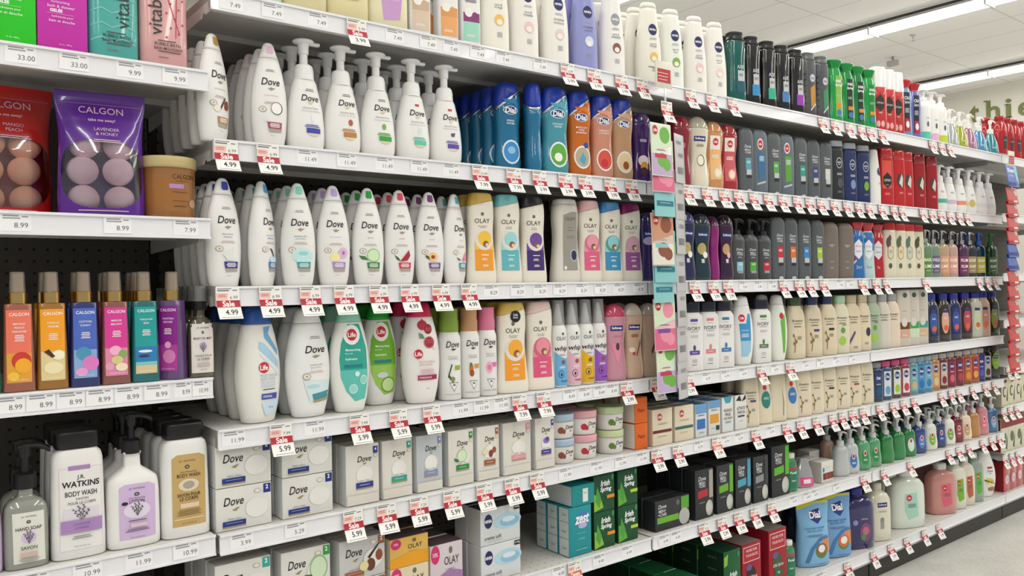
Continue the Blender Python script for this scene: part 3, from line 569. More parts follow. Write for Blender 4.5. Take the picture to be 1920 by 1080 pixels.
# top shelf
def nivea(key, desc, body, sub, pic, logo='22265f'):
    q = .082/2/.24
    bottle(key, desc, .24, .082, .044, 'nivea', plast(body), cap=plast(body if body != '8f93cc' else '8388c4'), capz=.93, name='body_wash_bottle', dec=[('e', .15, .665, .36, .36*q*1.15, logo), ('t', 'NIVEA', .15, .665, .027, 'ffffff', .55, 0, .025), ('b', .15, .56, .6, 2, 'b4b4c0')]+
     [('t', s, .15, .49-.034*i, .024, '6f6f86', .75) for i, s in enumerate(sub)]+[('e', .2, .33, .34, .06, pic), ('e', .2, .31, .2, .03, 'f4ece0'), ('b', .2, .2, .4, 4, 'b0b0b8')])
nivea('nv_orange', 'white bottle with orange blossom picture', 'ebe8dd', ['care &', 'orange'], 'eebf62'); nivea('nv_rose', 'white bottle with pink rose picture', 'ece8e2', ['care &', 'roses'], 'efc6cc')
nivea('nv_creme', 'white bottle with faint pink picture', 'ece9e2', ['creme', 'moisture'], 'e6d2d6'); nivea('nv_blue', 'periwinkle blue bottle with cream picture', '8f93cc', ['creme', 'smooth'], 'cfe0ee')
nivea('nv_cocoa', 'white bottle with silver logo, cocoa picture', 'ece9e6', ['care &', 'cocoa'], '8a5a4a', '9a9aa4'); nivea('nv_lime', 'white bottle with green lime picture', 'e9ebe2', ['care &', 'lime'], '7fb04a')
nivea('nv_pearl', 'white bottle with pale pearl picture', 'edeae4', ['care &', 'pearls'], 'f0d6d2')
def cream(key, desc, body, pics):
    bottle(key, desc, .24, .098, .06, 'rect', plast(body), cap=plast('e4dcd0'), capz=.9, name='bath_bottle', dec=pics)
cream('cr_mint', 'pale mint square bottle', 'cfe0d8', [('b', .1, .5, .8, 4, 'a8c0b8')])
cream('cr_van', 'cream square bottle with peach label', 'ddd2a8', [('r', -.35, .12, .6, .5, 'e6cfb4'), ('t', 'VANILLA', .1, .42, .03, '8a7450', .8), ('b', .1, .3, .7, 4, 'b8a078')])
cream('cr_yel', 'cream square bottle with flower picture', 'ddd3a4', [('e', .1, .35, .45, .08, 'c8bfa4'), ('e', .2, .38, .2, .05, 'f2efe2'), ('b', .1, .22, .7, 3, 'b8a878')])
cream('cr_pur', 'cream square bottle with mauve label', 'e4dcb8', [('p', [(-.5, .42), (.7, .45), (.5, .1), (-.3, .08)], 'c79acb'), ('e', -.3, .45, .3, .05, 'e8dc70'), ('p', [(.1, .44), (.7, .5), (.75, .46), (.2, .4)], '5a3a34'), ('b', .1, .35, .8, 6, 'e0c4e2')])
def stives(key, desc, low, pic, pc='8a5a70'):
    bottle(key, desc, .225, .054, .042, 'rect', WH, cap=plast('e9e6e4'), capz=.9, name='body_wash_bottle', dec=[('r', -.85, .62, .85, .72, pc), ('t', 'St Ives', 0, .56, .04, '3a2c38', 1.3, .1, .0), ('b', 0, .5, 1.2, 3, '6a5a70'), ('r', -.8, .06, .8, .26, low), ('r', -.8, .26, .8, .36, pic), ('e', -.2, .36, .4, .05, 'f2eee6'), ('e', .4, .33, .3, .04, pic), ('b', 0, .12, .9, 2, 'f0e8e0')])
stives('st_oat', 'slim white bottle with oatmeal picture', 'd8c4b0', 'c9ad94', 'ece8e6'); stives('st_peach', 'slim white bottle with peach picture', 'e8a86a', 'dd9a5a', 'e8e4e0'); stives('st_orchid', 'slim white bottle with orchid picture', '9fd8c4', '8a3a78', '7a2a60')
def axe(key, desc, lab, body='1a1a1c', wd=.064):
    bottle(key, desc, .228, wd, .046, 'axe', gloss(body), cap=plast('1c1c1e'), capz=.87, name='shower_gel_bottle', dec=[('t', 'AXE', .3, .5, .05, 'd8d8dc', .7, 0, .02), ('r', 0, .3, .7, .45, 'c4c4c8'), ('r', -.15, .14, .75, .3, lab), ('b', .35, .4, .5, 3, '55555a')])
axe('ax_teal', 'teal translucent bottle with black cap', '18586a', '0a5a54', .07); axe('ax_blue', 'black bottle with bright blue label', '2f90c8'); axe('ax_mint', 'black bottle with mint green label', '2fb08c'); axe('ax_steel', 'black bottle with steel blue label', '4f80b8'); axe('ax_violet', 'black bottle with violet label', '9a3ab0')
def dmen(key, desc, lab):
    bottle(key, desc, .23, .062, .046, 'axe', mat('56585a', .3, metal=.3), cap=mat('6a6c6e', .3, metal=.3), capz=.88, name='shower_gel_bottle', dec=[('e', .3, .6, .36, .06, 'c8ccd4'), ('t', 'Dial', .3, .6, .035, '3a4a80', .5, .1, .02), ('p', [(0, .45), (.65, .5), (.6, .2), (.05, .15)], lab), ('p', [(0, .12), (.7, .22), (.7, .19), (0, .09)], 'd0d4d8')]+[('r', -.9, .2+.09*i, -.55, .215+.09*i, '2a2a2c') for i in range(6)])
dmen('dm_gold', 'pewter bottle with gold label', 'c88a2c'); dmen('dm_green', 'pewter bottle with green lettering', '3a8a5c')
def irish(key, desc, body, lab):
    bottle(key, desc, .232, .07, .05, 'flare', gloss(body), cap=gloss('0c8a3c'), capz=.86, name='shower_gel_bottle', dec=[('r', -.1, .1, .62, .74, lab), ('t', 'Irish', .25, .66, .05, 'f0f4f0', .7, .2, .03), ('t', 'Spring', .25, .59, .05, 'f0f4f0', .8, .2, .03), ('b', .25, .45, .6, 3, '9ac8a0'), ('r', 0, .24, .6, .3, 'e08a2c'), ('e', .3, .16, .3, .05, '3a7ab0')])
irish('ir_lime', 'green translucent bottle with lime label', '159a48', '8ab848'); irish('ir_dark', 'green bottle with black label', '118a40', '16301e'); irish('ir_deep', 'deep green bottle with flared cap', '0f7a38', '0c2418')
irish('ir_side', 'bright green ribbed bottle seen side on', '149a44', '0f8038')
def foamp(key, desc, low):
    bottle(key, desc, .2, .062, .05, 'cyl', plast('eeeeea'), name='foaming_pump_bottle', pump=('foam', .83, .017, .26, plast('f0f0ee')), dec=[('r', -.85, .03, .85, .2, low), ('e', .2, .36, .2, .06, '556070'), ('b', .2, .5, .6, 3, 'b0b8b8')])
foamp('fp_teal', 'white pump bottle with turquoise base', '5fc8b0'); foamp('fp_pink', 'white pump bottle with pink base', 'e4b4d0'); foamp('fp_lime', 'white pump bottle with lime base', 'c4d040')
def trip(key, desc, liq):
    bottle(key, desc, .15, .08, .05, 'tri', clear(liq, .4, .6) if liq == 'd4dcdc' else liquid(liq), name='hand_soap_dispenser', cat='dispenser', pump=('hand', .7, .014, .42, plast('ecece8')), dec=[('b', .1, .25, .5, 3, 'e8ecec')])
trip('tp_clear', 'clear flared dispenser with white pump', 'd4dcdc'); trip('tp_lime', 'lime flared dispenser with white pump', 'b0b83c'); trip('tp_mauve', 'mauve flared dispenser with white pump', 'b87a98'); trip('tp_blue', 'blue flared dispenser with white pump', '4f9cc8'); trip('tp_teal', 'teal flared dispenser with white pump', '2a98a4')
bottle('redcap', 'red bottle with dark label', .2, .07, .05, 'aveeno', gloss('b01c24'), cap=gloss('a81420'), capz=.86, name='shower_gel_bottle', dec=[('r', 0, .2, .7, .5, '3a3436'), ('t', 'Old Spice', .35, .4, .04, 'd8d2c4', .6, .1)])
# second and third shelf, right side
def wfoam(key, desc, band, pic=None):
    bottle(key, desc, .2, .075, .052, 'pear', WH, name='foaming_pump_bottle', pump=('foam', .655, .019, .345, plast('eaeaea')), dec=[('r', -.8, .18, .8, .27, band)]+([('e', .1, .24, .4, .09, pic)] if pic else [])+[('b', .2, .44, .5, 3, '9aa09c')])
wfoam('wf_teal', 'white foaming bottle with teal band', '4fae9a'); wfoam('wf_lilac', 'white foaming bottle with lilac band', 'cdb6d0'); wfoam('wf_coral', 'white foaming bottle with coral band', 'e88a72'); wfoam('wf_flower', 'white foaming bottle with yellow flower', 'dcd4b4', 'c8b460'); wfoam('wf_plain', 'white foaming bottle with plain front', 'dedede')
def handp(key, desc, liq, lab, word='', h=.2, capc='b8bcc0', wd=.058):
    bottle(key, desc, h, wd, .046, 'pill', liquid(liq), name='hand_soap_dispenser', cat='dispenser', pump=('hand', 1., .012, .36, metal(capc, .3) if capc == 'b8bcc0' else plast(capc)), dec=[('r', -.7, .12, .75, .62, lab), ('t', word or 'SOAP', .05, .5, .09, 'f0f0ec', 1.2, 0, .02), ('t', 'PLUM' if word == 'PLUM' else (word and 'LIME') or 'SOAP', .05, .32, .09, 'f0f0ec', 1.1, 0, .02), ('b', .05, .2, .8, 2, 'd8d8d8')])
    KIND[key]['h'] = h*.74
for a in [('hp_basil', 'clear dispenser with green wild basil label', '7a9a7a', '5a8a44', 'BASIL'), ('hp_mint', 'clear dispenser with purple leaf label', '8aa08a', '6a5a84', 'WILD'), ('hp_peach', 'clear dispenser with peach label', 'd0b090', 'd89a74', 'LOCAL'), ('hp_rose', 'clear dispenser with rose label', 'd8b4a4', 'dca094', 'ROSE'), ('hp_plum', 'plum dispenser with purple label', '5a2f5c', '7a3460', 'PLUM'), ('hp_dark', 'dark dispenser with tan oval label', '2c3038', 'a08c58', '')]: handp(*a)
handp('hp_sea', 'navy dispenser with yellow crescent label', '123a50', 'b8a848', '', .2, '2a5ac0'); handp('hp_forest', 'dark green dispenser with green pump', '2c4a2c', '4a6a3c', '', .2, '1f7a34')
# fourth shelf right side
def ivory(key, desc, c, c2=None):
    bottle(key, desc, .209, .074, .046, 'ivory', WH, cap=plast('1c2130'), capz=.852, name='body_wash_bottle', dec=[('r', -.2, .72, .5, .76, c), ('b', .15, .69, .7, 1, 'a0a0a8'), ('t', 'IVORY', .15, .62, .055, '2a2c34', 1.2, 0, .0), ('b', .15, .575, .9, 1, '8a8a92'), ('b', .15, .52, .8, 3, 'c4c4c8'), ('e', .15, .34, .12, .04, c2 or c), ('r', -.3, .24, .65, .3, c), ('b', .15, .27, .6, 1, 'e8e8f0'), ('b', .15, .17, .5, 4, 'c0c0c4'), ('b', .1, .09, .6, 1, '55555c')])
ivory('iv_violet', 'white bottle, navy cap, violet bands', '5a4f9c', '4a4a52'); ivory('iv_coral', 'white bottle, navy cap, coral bands', 'e08088'); ivory('iv_blue', 'white bottle, navy cap, blue bands', '3f78b4'); ivory('iv_green', 'white bottle, navy cap, green bands', '5a7f4c')
bottle('lw_blue', 'white bottle with bright blue label', .224, .084, .05, 'dovebig', WH, cap=plast('eeeeee'), capz=.86, name='body_wash_bottle', dec=[('p', [(-.3, .6), (.3, .6), (.5, .74), (.75, .74), (.75, .2), (.4, .12), (-.1, .12)], '3a94cc'), ('p', [(-.2, .35), (.75, .35), (.75, .2), (.4, .12), (-.1, .12)], '9cc8e4'), ('e', -.05, .68, .27, .055, 'c92a3a'), ('t', 'Life', -.05, .68, .035, 'ffffff', .38, 0, .02), ('t', 'Moisturizing', .2, .5, .022, 'ffffff', .85), ('b', .2, .45, .7, 4, 'dceaf4')])
bottle('lw_green', 'white bottle with green edge label', .224, .076, .05, 'dovebig', plast('e9ece4'), cap=plast('eeeeee'), capz=.86, name='body_wash_bottle', dec=[('p', [(.2, .6), (.75, .72), (.75, .12), (.5, .12)], '6cae4a'), ('e', .35, .68, .22, .05, 'c92a3a')])
def avee(key, desc, capc, pic='8a7040', band=None, body='dccfb4', kind=0, h=.213):
    d = [('t', 'Aveeno', .1, .62, .045, '33362e', 1.2, 0, .0), ('b', .1, .57, 1.0, 1, '3a3a34'), ('b', .1, .53, .8, 2, '6a6858')]
    if band: d += [('r', 0, .42, .6, .46, band)]
    if kind == 0: d += [('p', [(-.3, .4), (-.1, .3), (-.2, .1), (-.28, .1), (-.2, .28)], pic), ('e', -.32, .38, .08, .03, pic), ('e', -.05, .28, .08, .03, pic), ('e', -.3, .25, .07, .03, pic), ('b', .25, .36, .5, 4, '8a8674')]
    if kind == 1: d += [('e', .1, .22, .4, .08, '9cc850'), ('e', .15, .4, .24, .05, '5f9c3c'), ('b', .3, .5, .5, 2, '6a6858')]
    if kind == 2: d += [('p', [(-.6, .15), (.2, .38), (.3, .34), (-.4, .12)], '5a4a78'), ('b', .3, .1, .5, 3, '8a8674')]
    if kind == 3: d += [('e', .55, .34, .3, .08, '3a2a4a'), ('b', .3, .15, .5, 3, '8a8674')]
    bottle(key, desc, h, .078, .05, 'aveeno', plast(body), cap=plast(capc), capz=.86, name='lotion_bottle', dec=d)
avee('av_green', 'beige bottle with olive green cap', '44543a'); avee('av_navy', 'beige bottle with navy cap, violet band', '26335c', band='4a4470'); avee('av_navy2', 'beige bottle with navy cap, dark band', '26335c', band='2c2c2c')
avee('av_mint', 'beige bottle with mint cap', 'a8ccae', kind=1, body='dcd4bc'); avee('av_lav', 'beige bottle with lavender sprig picture', 'd4c4a4', kind=2); avee('av_fig', 'beige bottle with dark fig picture', 'd4c4a4', kind=3)
avee('av_leaf', 'pale green bottle with leaf picture', 'b4bcae', kind=1, body='a9b8a0'); avee('av_clear', 'greyish clear topped bottle', 'a8a8a8', kind=9, body='d4ccc0'); avee('av_cream', 'pale peach topped bottle', 'a0a0a0', kind=9, body='e0d0bc')
def pan(key, desc, low, low2):
    bottle(key, desc, .228, .07, .042, 'rect', plast('ccc4b8'), name='body_wash_bottle', dec=[('r', -.95, .14, .95, .3, low2), ('r', -.95, .3, .95, .42, low), ('e', .2, .42, .4, .08, 'd8d2c8'), ('e', .3, .9, .3, .045, '2f5c4c'), ('b', .2, .62, .7, 1, '9a7a5c'), ('b', .2, .2, .7, 2, 'f0e0d4')])
pan('pn_brown', 'tall pearl bottle with brown picture', '6a3a2c', 'd0a890'); pan('pn_green', 'tall pearl bottle with green picture', '3aa04a', 'c8dcc0'); pan('pn_teal', 'tall tan bottle with teal picture', '3a9c94', 'd0b490')
def dark(key, desc, liq, lab, h=.205):
    bottle(key, desc, h, .076, .05, 'aveeno', liquid(liq), cap=plast('2a2f8c'), capz=.87, name='refill_bottle', dec=[('e', .25, .42, .5, .26, lab), ('r', -.1, .6, .6, .66, '2a357c'), ('b', .25, .5, .5, 3, 'e0d8d8'), ('e', .3, .28, .3, .06, 'd8643c')])
dark('dk_navy', 'dark navy refill bottle with blue cap', '232c4c', '3458a0'); dark('dk_brown', 'dark brown refill bottle, blue cap', '3a2e22', 'd8a890'); dark('dk_blue', 'deep blue refill bottle, blue cap', '1c2c5c', '3a50a0'); dark('dk_maroon', 'dark maroon refill bottle, blue cap', '381c24', 'b84a50'); dark('dk_milk', 'milky refill bottle with blue cap', 'd8d8c4', 'c8d0b0'); dark('dk_rose', 'peach refill bottle with blue cap', 'dcc0ac', 'b88474'); dark('dk_olive', 'olive refill bottle with blue cap', '3a3c24', '8a9c5c')
# fifth shelf
def dbox(key, desc, wd, h, c, body='dcdbd6', dp=.045, num='2', pics=(), sub='white / blanc', lay='wide', boxy=None):
    hw = wd/2
    if lay == 'wide':
        dec = [('t', 'Dove', -.38, .68, .2, '16161c', .72, .25, .01), ('p', [(-.45, .47), (-.3, .44), (-.15, .53), (-.28, .52)], '9a8c64'), ('r', .7, .76, .97, .98, c), ('t', num, .83, .9, .1, 'ffffff', .2, 0, .02), ('e', .48, .84, .13, .055, 'b8ac98'), ('e', .48, .84, .1, .042, 'e4dfd6'),
               ('t', sub, -.35, .27, .05, '8a8a90', .5), ('r', -.78, .1, .05, .22, c), ('b', -.36, .17, .7, 1, 'c8d0e8'), ('r', -.78, .06, .05, .1, '9c9272'), ('e', .45, .45, .42, .24, 'e3e2de')]+list(pics)
    else:
        dec = [('t', 'Dove', .1, .76, .1, '16161c', .85, .25, .01), ('p', [(.0, .68), (.12, .66), (.26, .69), (.12, .695)], '9a8c64'), ('r', .64, .83, .92, .95, c), ('t', num, .78, .9, .05, 'ffffff', .2, 0, .02), ('e', .78, .79, .14, .03, 'b8ac98'), ('e', .78, .79, .1, .02, 'e4dfd6'), ('e', .1, .5, .5, .14, 'e8e6e2'),
               ('r', -.42, .28, .62, .37, c), ('b', .1, .325, .7, 1, 'e0e4f0'), ('r', -.42, .255, .62, .28, '9c9272'), ('t', sub, .1, .4, .03, '8a8a90', .6), ('r', -.96, 0.01, .96, .17, 'd8d4ca')]+list(pics)
    box(key, desc, h, wd, dp, paper(body), dec, side=paper('d3d6d6'), top=paper('c4bfb8'))
dbox('bx_blue', 'grey soap carton, navy stripe', .111, .083, '1f3280')
dbox('bx_green', 'soap carton with cucumber picture', .108, .09, '2f9a40', pics=[('e', .5, .5, .38, .3, '8fb884'), ('e', .5, .5, .33, .26, 'cfe2c0'), ('p', [(-.1, .4), (.2, .38), (.3, .26), (0, .3)], '3a6a38')])
dbox('bx_teal', 'grey soap carton, teal corner', .111, .092, '2fa8a0')
dbox('bx_shea', 'grey soap carton, nut picture', .11, .088, 'a05a3c', body='c8c8c6', pics=[('e', .35, .3, .2, .16, '6a3a28'), ('p', [(.2, .5), (.7, .8), (.72, .76), (.3, .45)], '3a241a'), ('e', .05, .3, .2, .12, 'e4d8a0'), ('e', .72, .5, .16, .14, '8a4a30')])
for a in [('bt_blue', 'tall ivory soap carton with navy stripe', .08, '2a3a8c'), ('bt_teal', 'tall ivory soap carton with teal stripe', .076, '2fa08c'), ('bt_grey', 'tall silver soap carton', .07, '7f8fb8'), ('bt_green', 'tall ivory soap carton, cucumber picture', .072, '2f8a3c'), ('bt_brown', 'tall ivory soap carton, nut picture', .066, 'a05a34'), ('bt_pink', 'tall ivory soap carton with pink stripe', .088, 'e09aa8'), ('bt_violet', 'tall ivory soap carton, lavender picture', .064, '4a3a90')]:
    pics = {'bt_green': [('e', .05, .53, .42, .12, 'a3c890'), ('e', .05, .53, .36, .1, 'd3e6c2'), ('p', [(-.6, .5), (-.3, .48), (-.2, .42), (-.5, .44)], '3a6a38')], 'bt_brown': [('e', .2, .48, .2, .07, '8a4028'), ('e', .5, .54, .18, .06, '9a5034'), ('e', -.3, .53, .28, .05, 'ead8b0')], 'bt_violet': [('e', .1, .55, .34, .06, '8a70b0'), ('e', .2, .58, .2, .04, '5a4890')]}.get(a[0], ())
    dbox(a[0], a[1], a[2], .13, a[3], 'bfc3c8' if a[0] == 'bt_grey' else 'dddad2', .04, '4', pics, 'white / blanc', 'tall')
def jar(key, desc, lid, pic):
    bottle(key, desc, .064, .08, .08, 'jar', plast('e4e0dc'), cap=plast(lid), capz=.69, name='scrub_tub', cat='tub', capname='lid', dec=[('t', 'Dove', .3, .47, .17, '16161c', .7, .25, .01), ('p', [(.25, .3), (.4, .27), (.5, .34), (.38, .33)], '4a4f52'), ('e', -.35, .35, .2, .14, pic), ('e', -.15, .3, .12, .1, pic), ('b', .2, .2, .9, 1, 'b8b4b0')])
jar('jr_blue', 'small tub, blue lid', 'a8bdd0', '8a4a3c'); jar('jr_pink', 'small tub, pink lid', 'e0a4ae', 'b83040'); jar('jr_green', 'small tub, green lid', 'c4d4a4', '5a8030')
box('pears', 'bright orange soap box', .073, .052, .06, paper('e0661c'), [('t', 'Pears', 0, .5, .15, '5a2410', 1.1)], side=paper('dcd4c8'))
def lbox(key, desc, band):
    box(key, desc, .105, .085, .04, paper('e2d6be'), [('e', -.3, .78, .24, .1, 'c42838'), ('t', 'Life', -.3, .78, .08, 'ffffff', .36, 0, .02), ('b', 0, .6, 1.1, 3, 'b8a890'), ('r', -1, .34, .9, .42, band), ('b', -.1, .25, 1., 3, 'c4b8a0')], side=paper('d6ccb8'), top=paper('8a8880'))
lbox('lb_wine', 'beige soap box with maroon band', '6a1c2c'); lbox('lb_teal', 'beige soap box with dark teal band', '2f6a62')
box('al_blue', 'narrow white soap box with blue square', .1, .052, .06, paper('d8dce0'), [('r', -1, .72, 1, 1, '6a9cd0'), ('t', 'Alanbury', 0, .66, .08, '2a3a5c', 1.4), ('r', -.8, .25, .7, .55, '2f6fb8'), ('b', 0, .15, 1., 3, '8a90a0')], side=paper('c8ccd0'), top=paper('3a6a9c'))
box('al_gold', 'narrow white soap box with gold square', .105, .056, .06, paper('dcdcd8'), [('r', -1, .78, 1, 1, '6a9cd0'), ('t', 'Alanbury', 0, .72, .08, '2a3a5c', 1.4), ('r', -.8, .34, .7, .6, 'dc9a30'), ('b', -.3, .2, .7, 2, '8a90a0'), ('r', .2, .12, .8, .26, '2a2c30')], side=paper('c8ccd0'), top=paper('3a6a9c'))
box('ff_teal', 'white box with teal drop picture', .11, .056, .06, paper('e0e0de'), [('p', [(-.8, 1), (.8, 1), (.4, .82), (-.4, .82)], '3f9cb0'), ('t', 'FRAGRANCE', 0, .62, .09, '2a2a2c', 1.5, 0, 0), ('t', 'FREE', 0, .5, .09, '2a2a2c', 1.2), ('t', 'SANS PARFUM', 0, .39, .07, '2a2a2c', 1.5), ('r', -.5, .25, .5, .31, '7ab0b8')], side=paper('cfcfcd'), top=paper('3a5058'))
box('ff_black', 'white box with black brushstroke picture', .11, .058, .06, paper('e0e0de'), [('p', [(-.9, .85), (-.2, 1), (.1, .82)], '222224'), ('p', [(.1, .8), (.8, 1), (.9, .86)], '222224'), ('t', 'ACTIVATED', 0, .62, .09, '2a2a2c', 1.5), ('t', 'CHARCOAL', 0, .5, .09, '2a2a2c', 1.5), ('r', -.6, .36, .6, .41, '3a3a3e'), ('b', 0, .25, .8, 2, 'aaaaaa')], side=paper('cfcfcd'), top=paper('222222'))
def aw(key, desc, band=None, kind=0):
    H = .16
    if kind == 0: d = [('t', 'Aveeno', .15, .7, .06, '33362e', 1.1, 0, 0), ('b', .15, .63, 1., 1, '3a3a34'), ('b', .15, .58, .8, 2, '6a6858'), ('p', [(-.25, .46), (-.05, .3), (-.15, .08), (-.22, .08), (-.14, .28)], '8a7040'), ('e', -.3, .42, .08, .03, '8a7040'), ('e', 0, .3, .08, .03, '8a7040'), ('e', -.25, .22, .08, .03, '8a7040'), ('b', .35, .36, .4, 4, '8a8674')]
    elif kind == 1: d = [('e', .2, .75, .2, .055, 'c42838'), ('e', .3, .5, .5, .18, band), ('b', .3, .55, .6, 4, 'c8dcd8')]
    else: d = [('p', [(.55, .7), (.75, .4), (.7, .12), (.62, .12), (.66, .4)], '8a7040')]
    if band and kind == 0: d.append(('r', .05, .5, .65, .54, band))
    bottle(key, desc, H, .074, .05, 'tall' if kind != 1 else 'nivea', CR2, name='lotion_bottle', dec=d)
aw('aw_vio', 'beige capless bottle with violet band', '4a4470'); aw('aw_plain', 'beige bottle with oat sprig'); aw('aw_dark', 'beige bottle, oat sprig, dark band', '2c2c2c'); aw('aw_red', 'beige bottle, oat sprig, red band', 'a83a3c'); aw('aw_teal', 'beige bottle with teal oval label', '2f8078', 1); aw('aw_blue', 'beige bottle with blue oval label', '3f78b8', 1); aw('aw_side', 'beige bottle turned side on', None, 2)
def small(key, desc, liq, lab, pic, capc='8c8f94', h=.152, word=''):
    bottle(key, desc, h, .06, .044, 'ivory', liquid(liq), cap=plast(capc), capz=.85, name='body_wash_bottle', dec=[('r', -.5, .1, .6, .74, lab), ('e', .05, .6, .4, .1, '26367c'), ('t', word or 'Dial', .05, .6, .07, 'ffffff', .6, .1, .02), ('e', .1, .25, .4, .11, pic), ('b', .05, .45, .7, 2, 'e8e8ee')])
small('sm_navy', 'dark blue bottle with plain front', '1a3a60', '1f4468', '24507a'); small('sm_blue', 'pink capped bottle with blue splash', '2f5a84', 'd4dce4', '6aa0cc', 'c8507c'); small('sm_lime', 'pink capped bottle with lime picture', '4a4a40', 'dcdcd8', 'a8c43c', 'c8507c'); small('sm_berry', 'pink capped bottle with berry picture', 'a02848', 'e4dcdc', 'c8404c', 'c8507c')
small('sm_aqua', 'aqua bottle with coconut label', '6aa4b0', '78b0b8', 'c8b484', '8ea8ac'); small('sm_sky', 'blue bottle with lime band', '3f88b8', '4a90c4', '2f70b4', '8ea8ac'); small('sm_ice', 'icy blue bottle with splash label', '5a98b8', '7ab0c8', '3a78b0', '8ea8ac')
small('sm_honey', 'honey bottle with clear cap', 'c88a4c', 'd0985c', 'd8c4a0', 'b0a898', word='Soft'); small('sm_cola', 'red brown bottle with cream label', '6a2430', 'c8b8a0', '7a2a34', 'b0a8a4', word='Soft'); small('sm_cherry', 'cherry red bottle with clear cap', '801c34', '94284a', 'c86a74', 'b0a8a4', word='Soft'); small('sm_wine', 'wine red bottle with clear cap', '701828', '8c2438', 'b04850', 'b0a8a4', word='Soft'); small('sm_amber', 'amber bottle with clear cap', 'a8501c', 'b8642c', 'd89040', 'b0a8a4', word='Soft')
small('sm_gold', 'golden bottle with red label', 'b8682c', 'b83838', 'd8a850', 'b0a8a4', word='Soft'); small('sm_indigo', 'indigo bottle with blue label', '2a2f6c', '2c3a8c', '5060b0', 'b0a8a4', word='Soft'); small('sm_black', 'black bottle with white wedge label', '24241c', 'b8b4a8', '4a3a30', '3a3a38', word='Soft')
small('sm_disc', 'dark bottle with round green label', '26301c', '26301c', '26301c', '3a3a38', word='Soft'); KIND['sm_disc']['dec'] = [('e', .1, .55, .75, .26, '8fbc48'), ('r', -.4, .62, .6, .72, '26367c'), ('t', 'Softsoap', .1, .67, .05, 'ffffff', .85), ('b', .1, .5, .7, 2, 'e8f0d8')]
# sixth shelf
box('nivea_bar', 'soap carton with blue swirl', .088, .122, .055, paper('d6dadd'), [('e', -.62, .66, .2, .2, '1c2258'), ('t', 'NIVEA', -.62, .66, .09, 'ffffff', .34, 0, .03), ('e', .35, .58, .7, .22, 'b4d4e4'), ('e', .45, .56, .5, .15, '8fbcd8'), ('e', .4, .62, .34, .08, 'd4e6ee'), ('t', 'creme soft', -.4, .2, .11, '3a3c44', .85), ('b', -.3, .09, .9, 1, '8a8c94'), ('r', .68, .84, .98, .97, '1c1c20'), ('t', '4x100g', .83, .905, .07, 'ffffff', .25)], side=paper('c9c9c7'), top=paper('2c2e34'))
box('zest', 'teal soap pack with silver lettering', .13, .08, .042, paper('1a8f98'), [('e', .2, .72, .6, .16, '4a7ab4'), ('t', 'zest', .15, .74, .2, 'f4f4f8', 1.3, .25, .03), ('e', .2, .6, .4, .06, 'b8b0d8'), ('b', .1, .45, 1., 1, '8ad0d4'), ('b', .1, .35, .6, 3, '7ac4c8'), ('b', .1, .12, 1.2, 1, 'c8e4e4')], side=paper('cfd6d4'), sdec=[('r', -.9, .7, .9, .72, '9ab0b0'), ('r', -.9, .36, .9, .38, '9ab0b0')]+[('t', 'Zest', .1, .18+.34*i, .05, '5a8a90', .8, .2) for i in range(3)])
box('zest_top', 'teal soap pack lying on its side', .055, .085, .12, paper('158e90'), [('r', -.1, .15, .35, .8, 'e4e6e6'), ('b', .12, .6, .3, 3, '3a3a3c')], side=paper('cdd2d2'), top=paper('1a9a9c'))
def ib(key, desc, c, c2):
    box(key, desc, .1, .078, .045, paper('0a4a28'), [('p', [(-1, .5), (-.4, .42), (-.1, .1), (-1, .02)], c2), ('p', [(-.7, .7), (-.3, .35), (-.5, .1), (-.9, .3)], '4a9a3c'), ('t', 'Irish', .1, .76, .16, 'f4f6f4', .9, .2, .03), ('t', 'Spring', .15, .58, .16, 'f4f6f4', 1.15, .2, .03), ('r', .25, .33, .98, .42, c), ('e', .8, .9, .12, .08, '3a8a5c')], side=paper('0a3a20'), top=paper('0a4826'))
ib('ib_orange', 'green box, orange stripe', 'e0902c', '8ab83c'); ib('ib_lime', 'green box, lime stripe', 'b4d038', '5fa838')
def mbox(key, desc, wd, h, a, b=None, big=False):
    d = [('t', 'Dove', -.25, .82, .09, 'dcdce0', .85, .25, .01), ('t', 'MEN+', -.25, .73, .065, 'd0d0d4', .7, 0, .02), ('t', '+CARE', -.25, .67, .065, 'd0d0d4', .7, 0, .02), ('p', [(-.75, .42), (.35, .45), (.35, .6), (-.75, .57)], a), ('r', .5, .4, .95, .97, b or a), ('e', .5, .2, .4, .16, 'b4b6b0'), ('e', .4, .22, .3, .1, 'c4c6c0'), ('b', -.3, .34, .7, 2, '9a9ca0')]
    box(key, desc, h, wd, .045, paper('2c2f33'), d, side=paper('202326'), top=paper('1c1e20'))
mbox('mb_wide', 'wide charcoal soap box with green stripe', .15, .088, '6aac34')
KIND['mb_wide']['dec'] = [('t', 'Dove', -.6, .8, .13, 'dcdce0', .5, .25, .01), ('t', 'MEN+', -.6, .65, .1, 'd0d0d4', .5, 0, .02), ('t', '+CARE', -.6, .53, .1, 'd0d0d4', .5, 0, .02), ('r', -.9, .25, .35, .45, '6aac34'), ('r', .5, .55, .97, .97, '5aa030'), ('e', .68, .3, .32, .28, 'b0b2ac'), ('e', .3, .82, .12, .1, '5a5c60')]
mbox('mb_red', 'charcoal soap box with red corner', .085, .15, 'b02838', 'a8a29a'); mbox('mb_green', 'charcoal soap box with green corner', .082, .15, '6aac34'); mbox('mb_aqua', 'charcoal soap box with aqua corner', .08, .155, '4a9cb8'); mbox('mb_grey', 'charcoal soap box with grey stripe', .08, .15, '8a8c90', '3a3d41'); mbox('mb_tall', 'tall charcoal soap box, green stripe', .1, .17, '5ab02c')
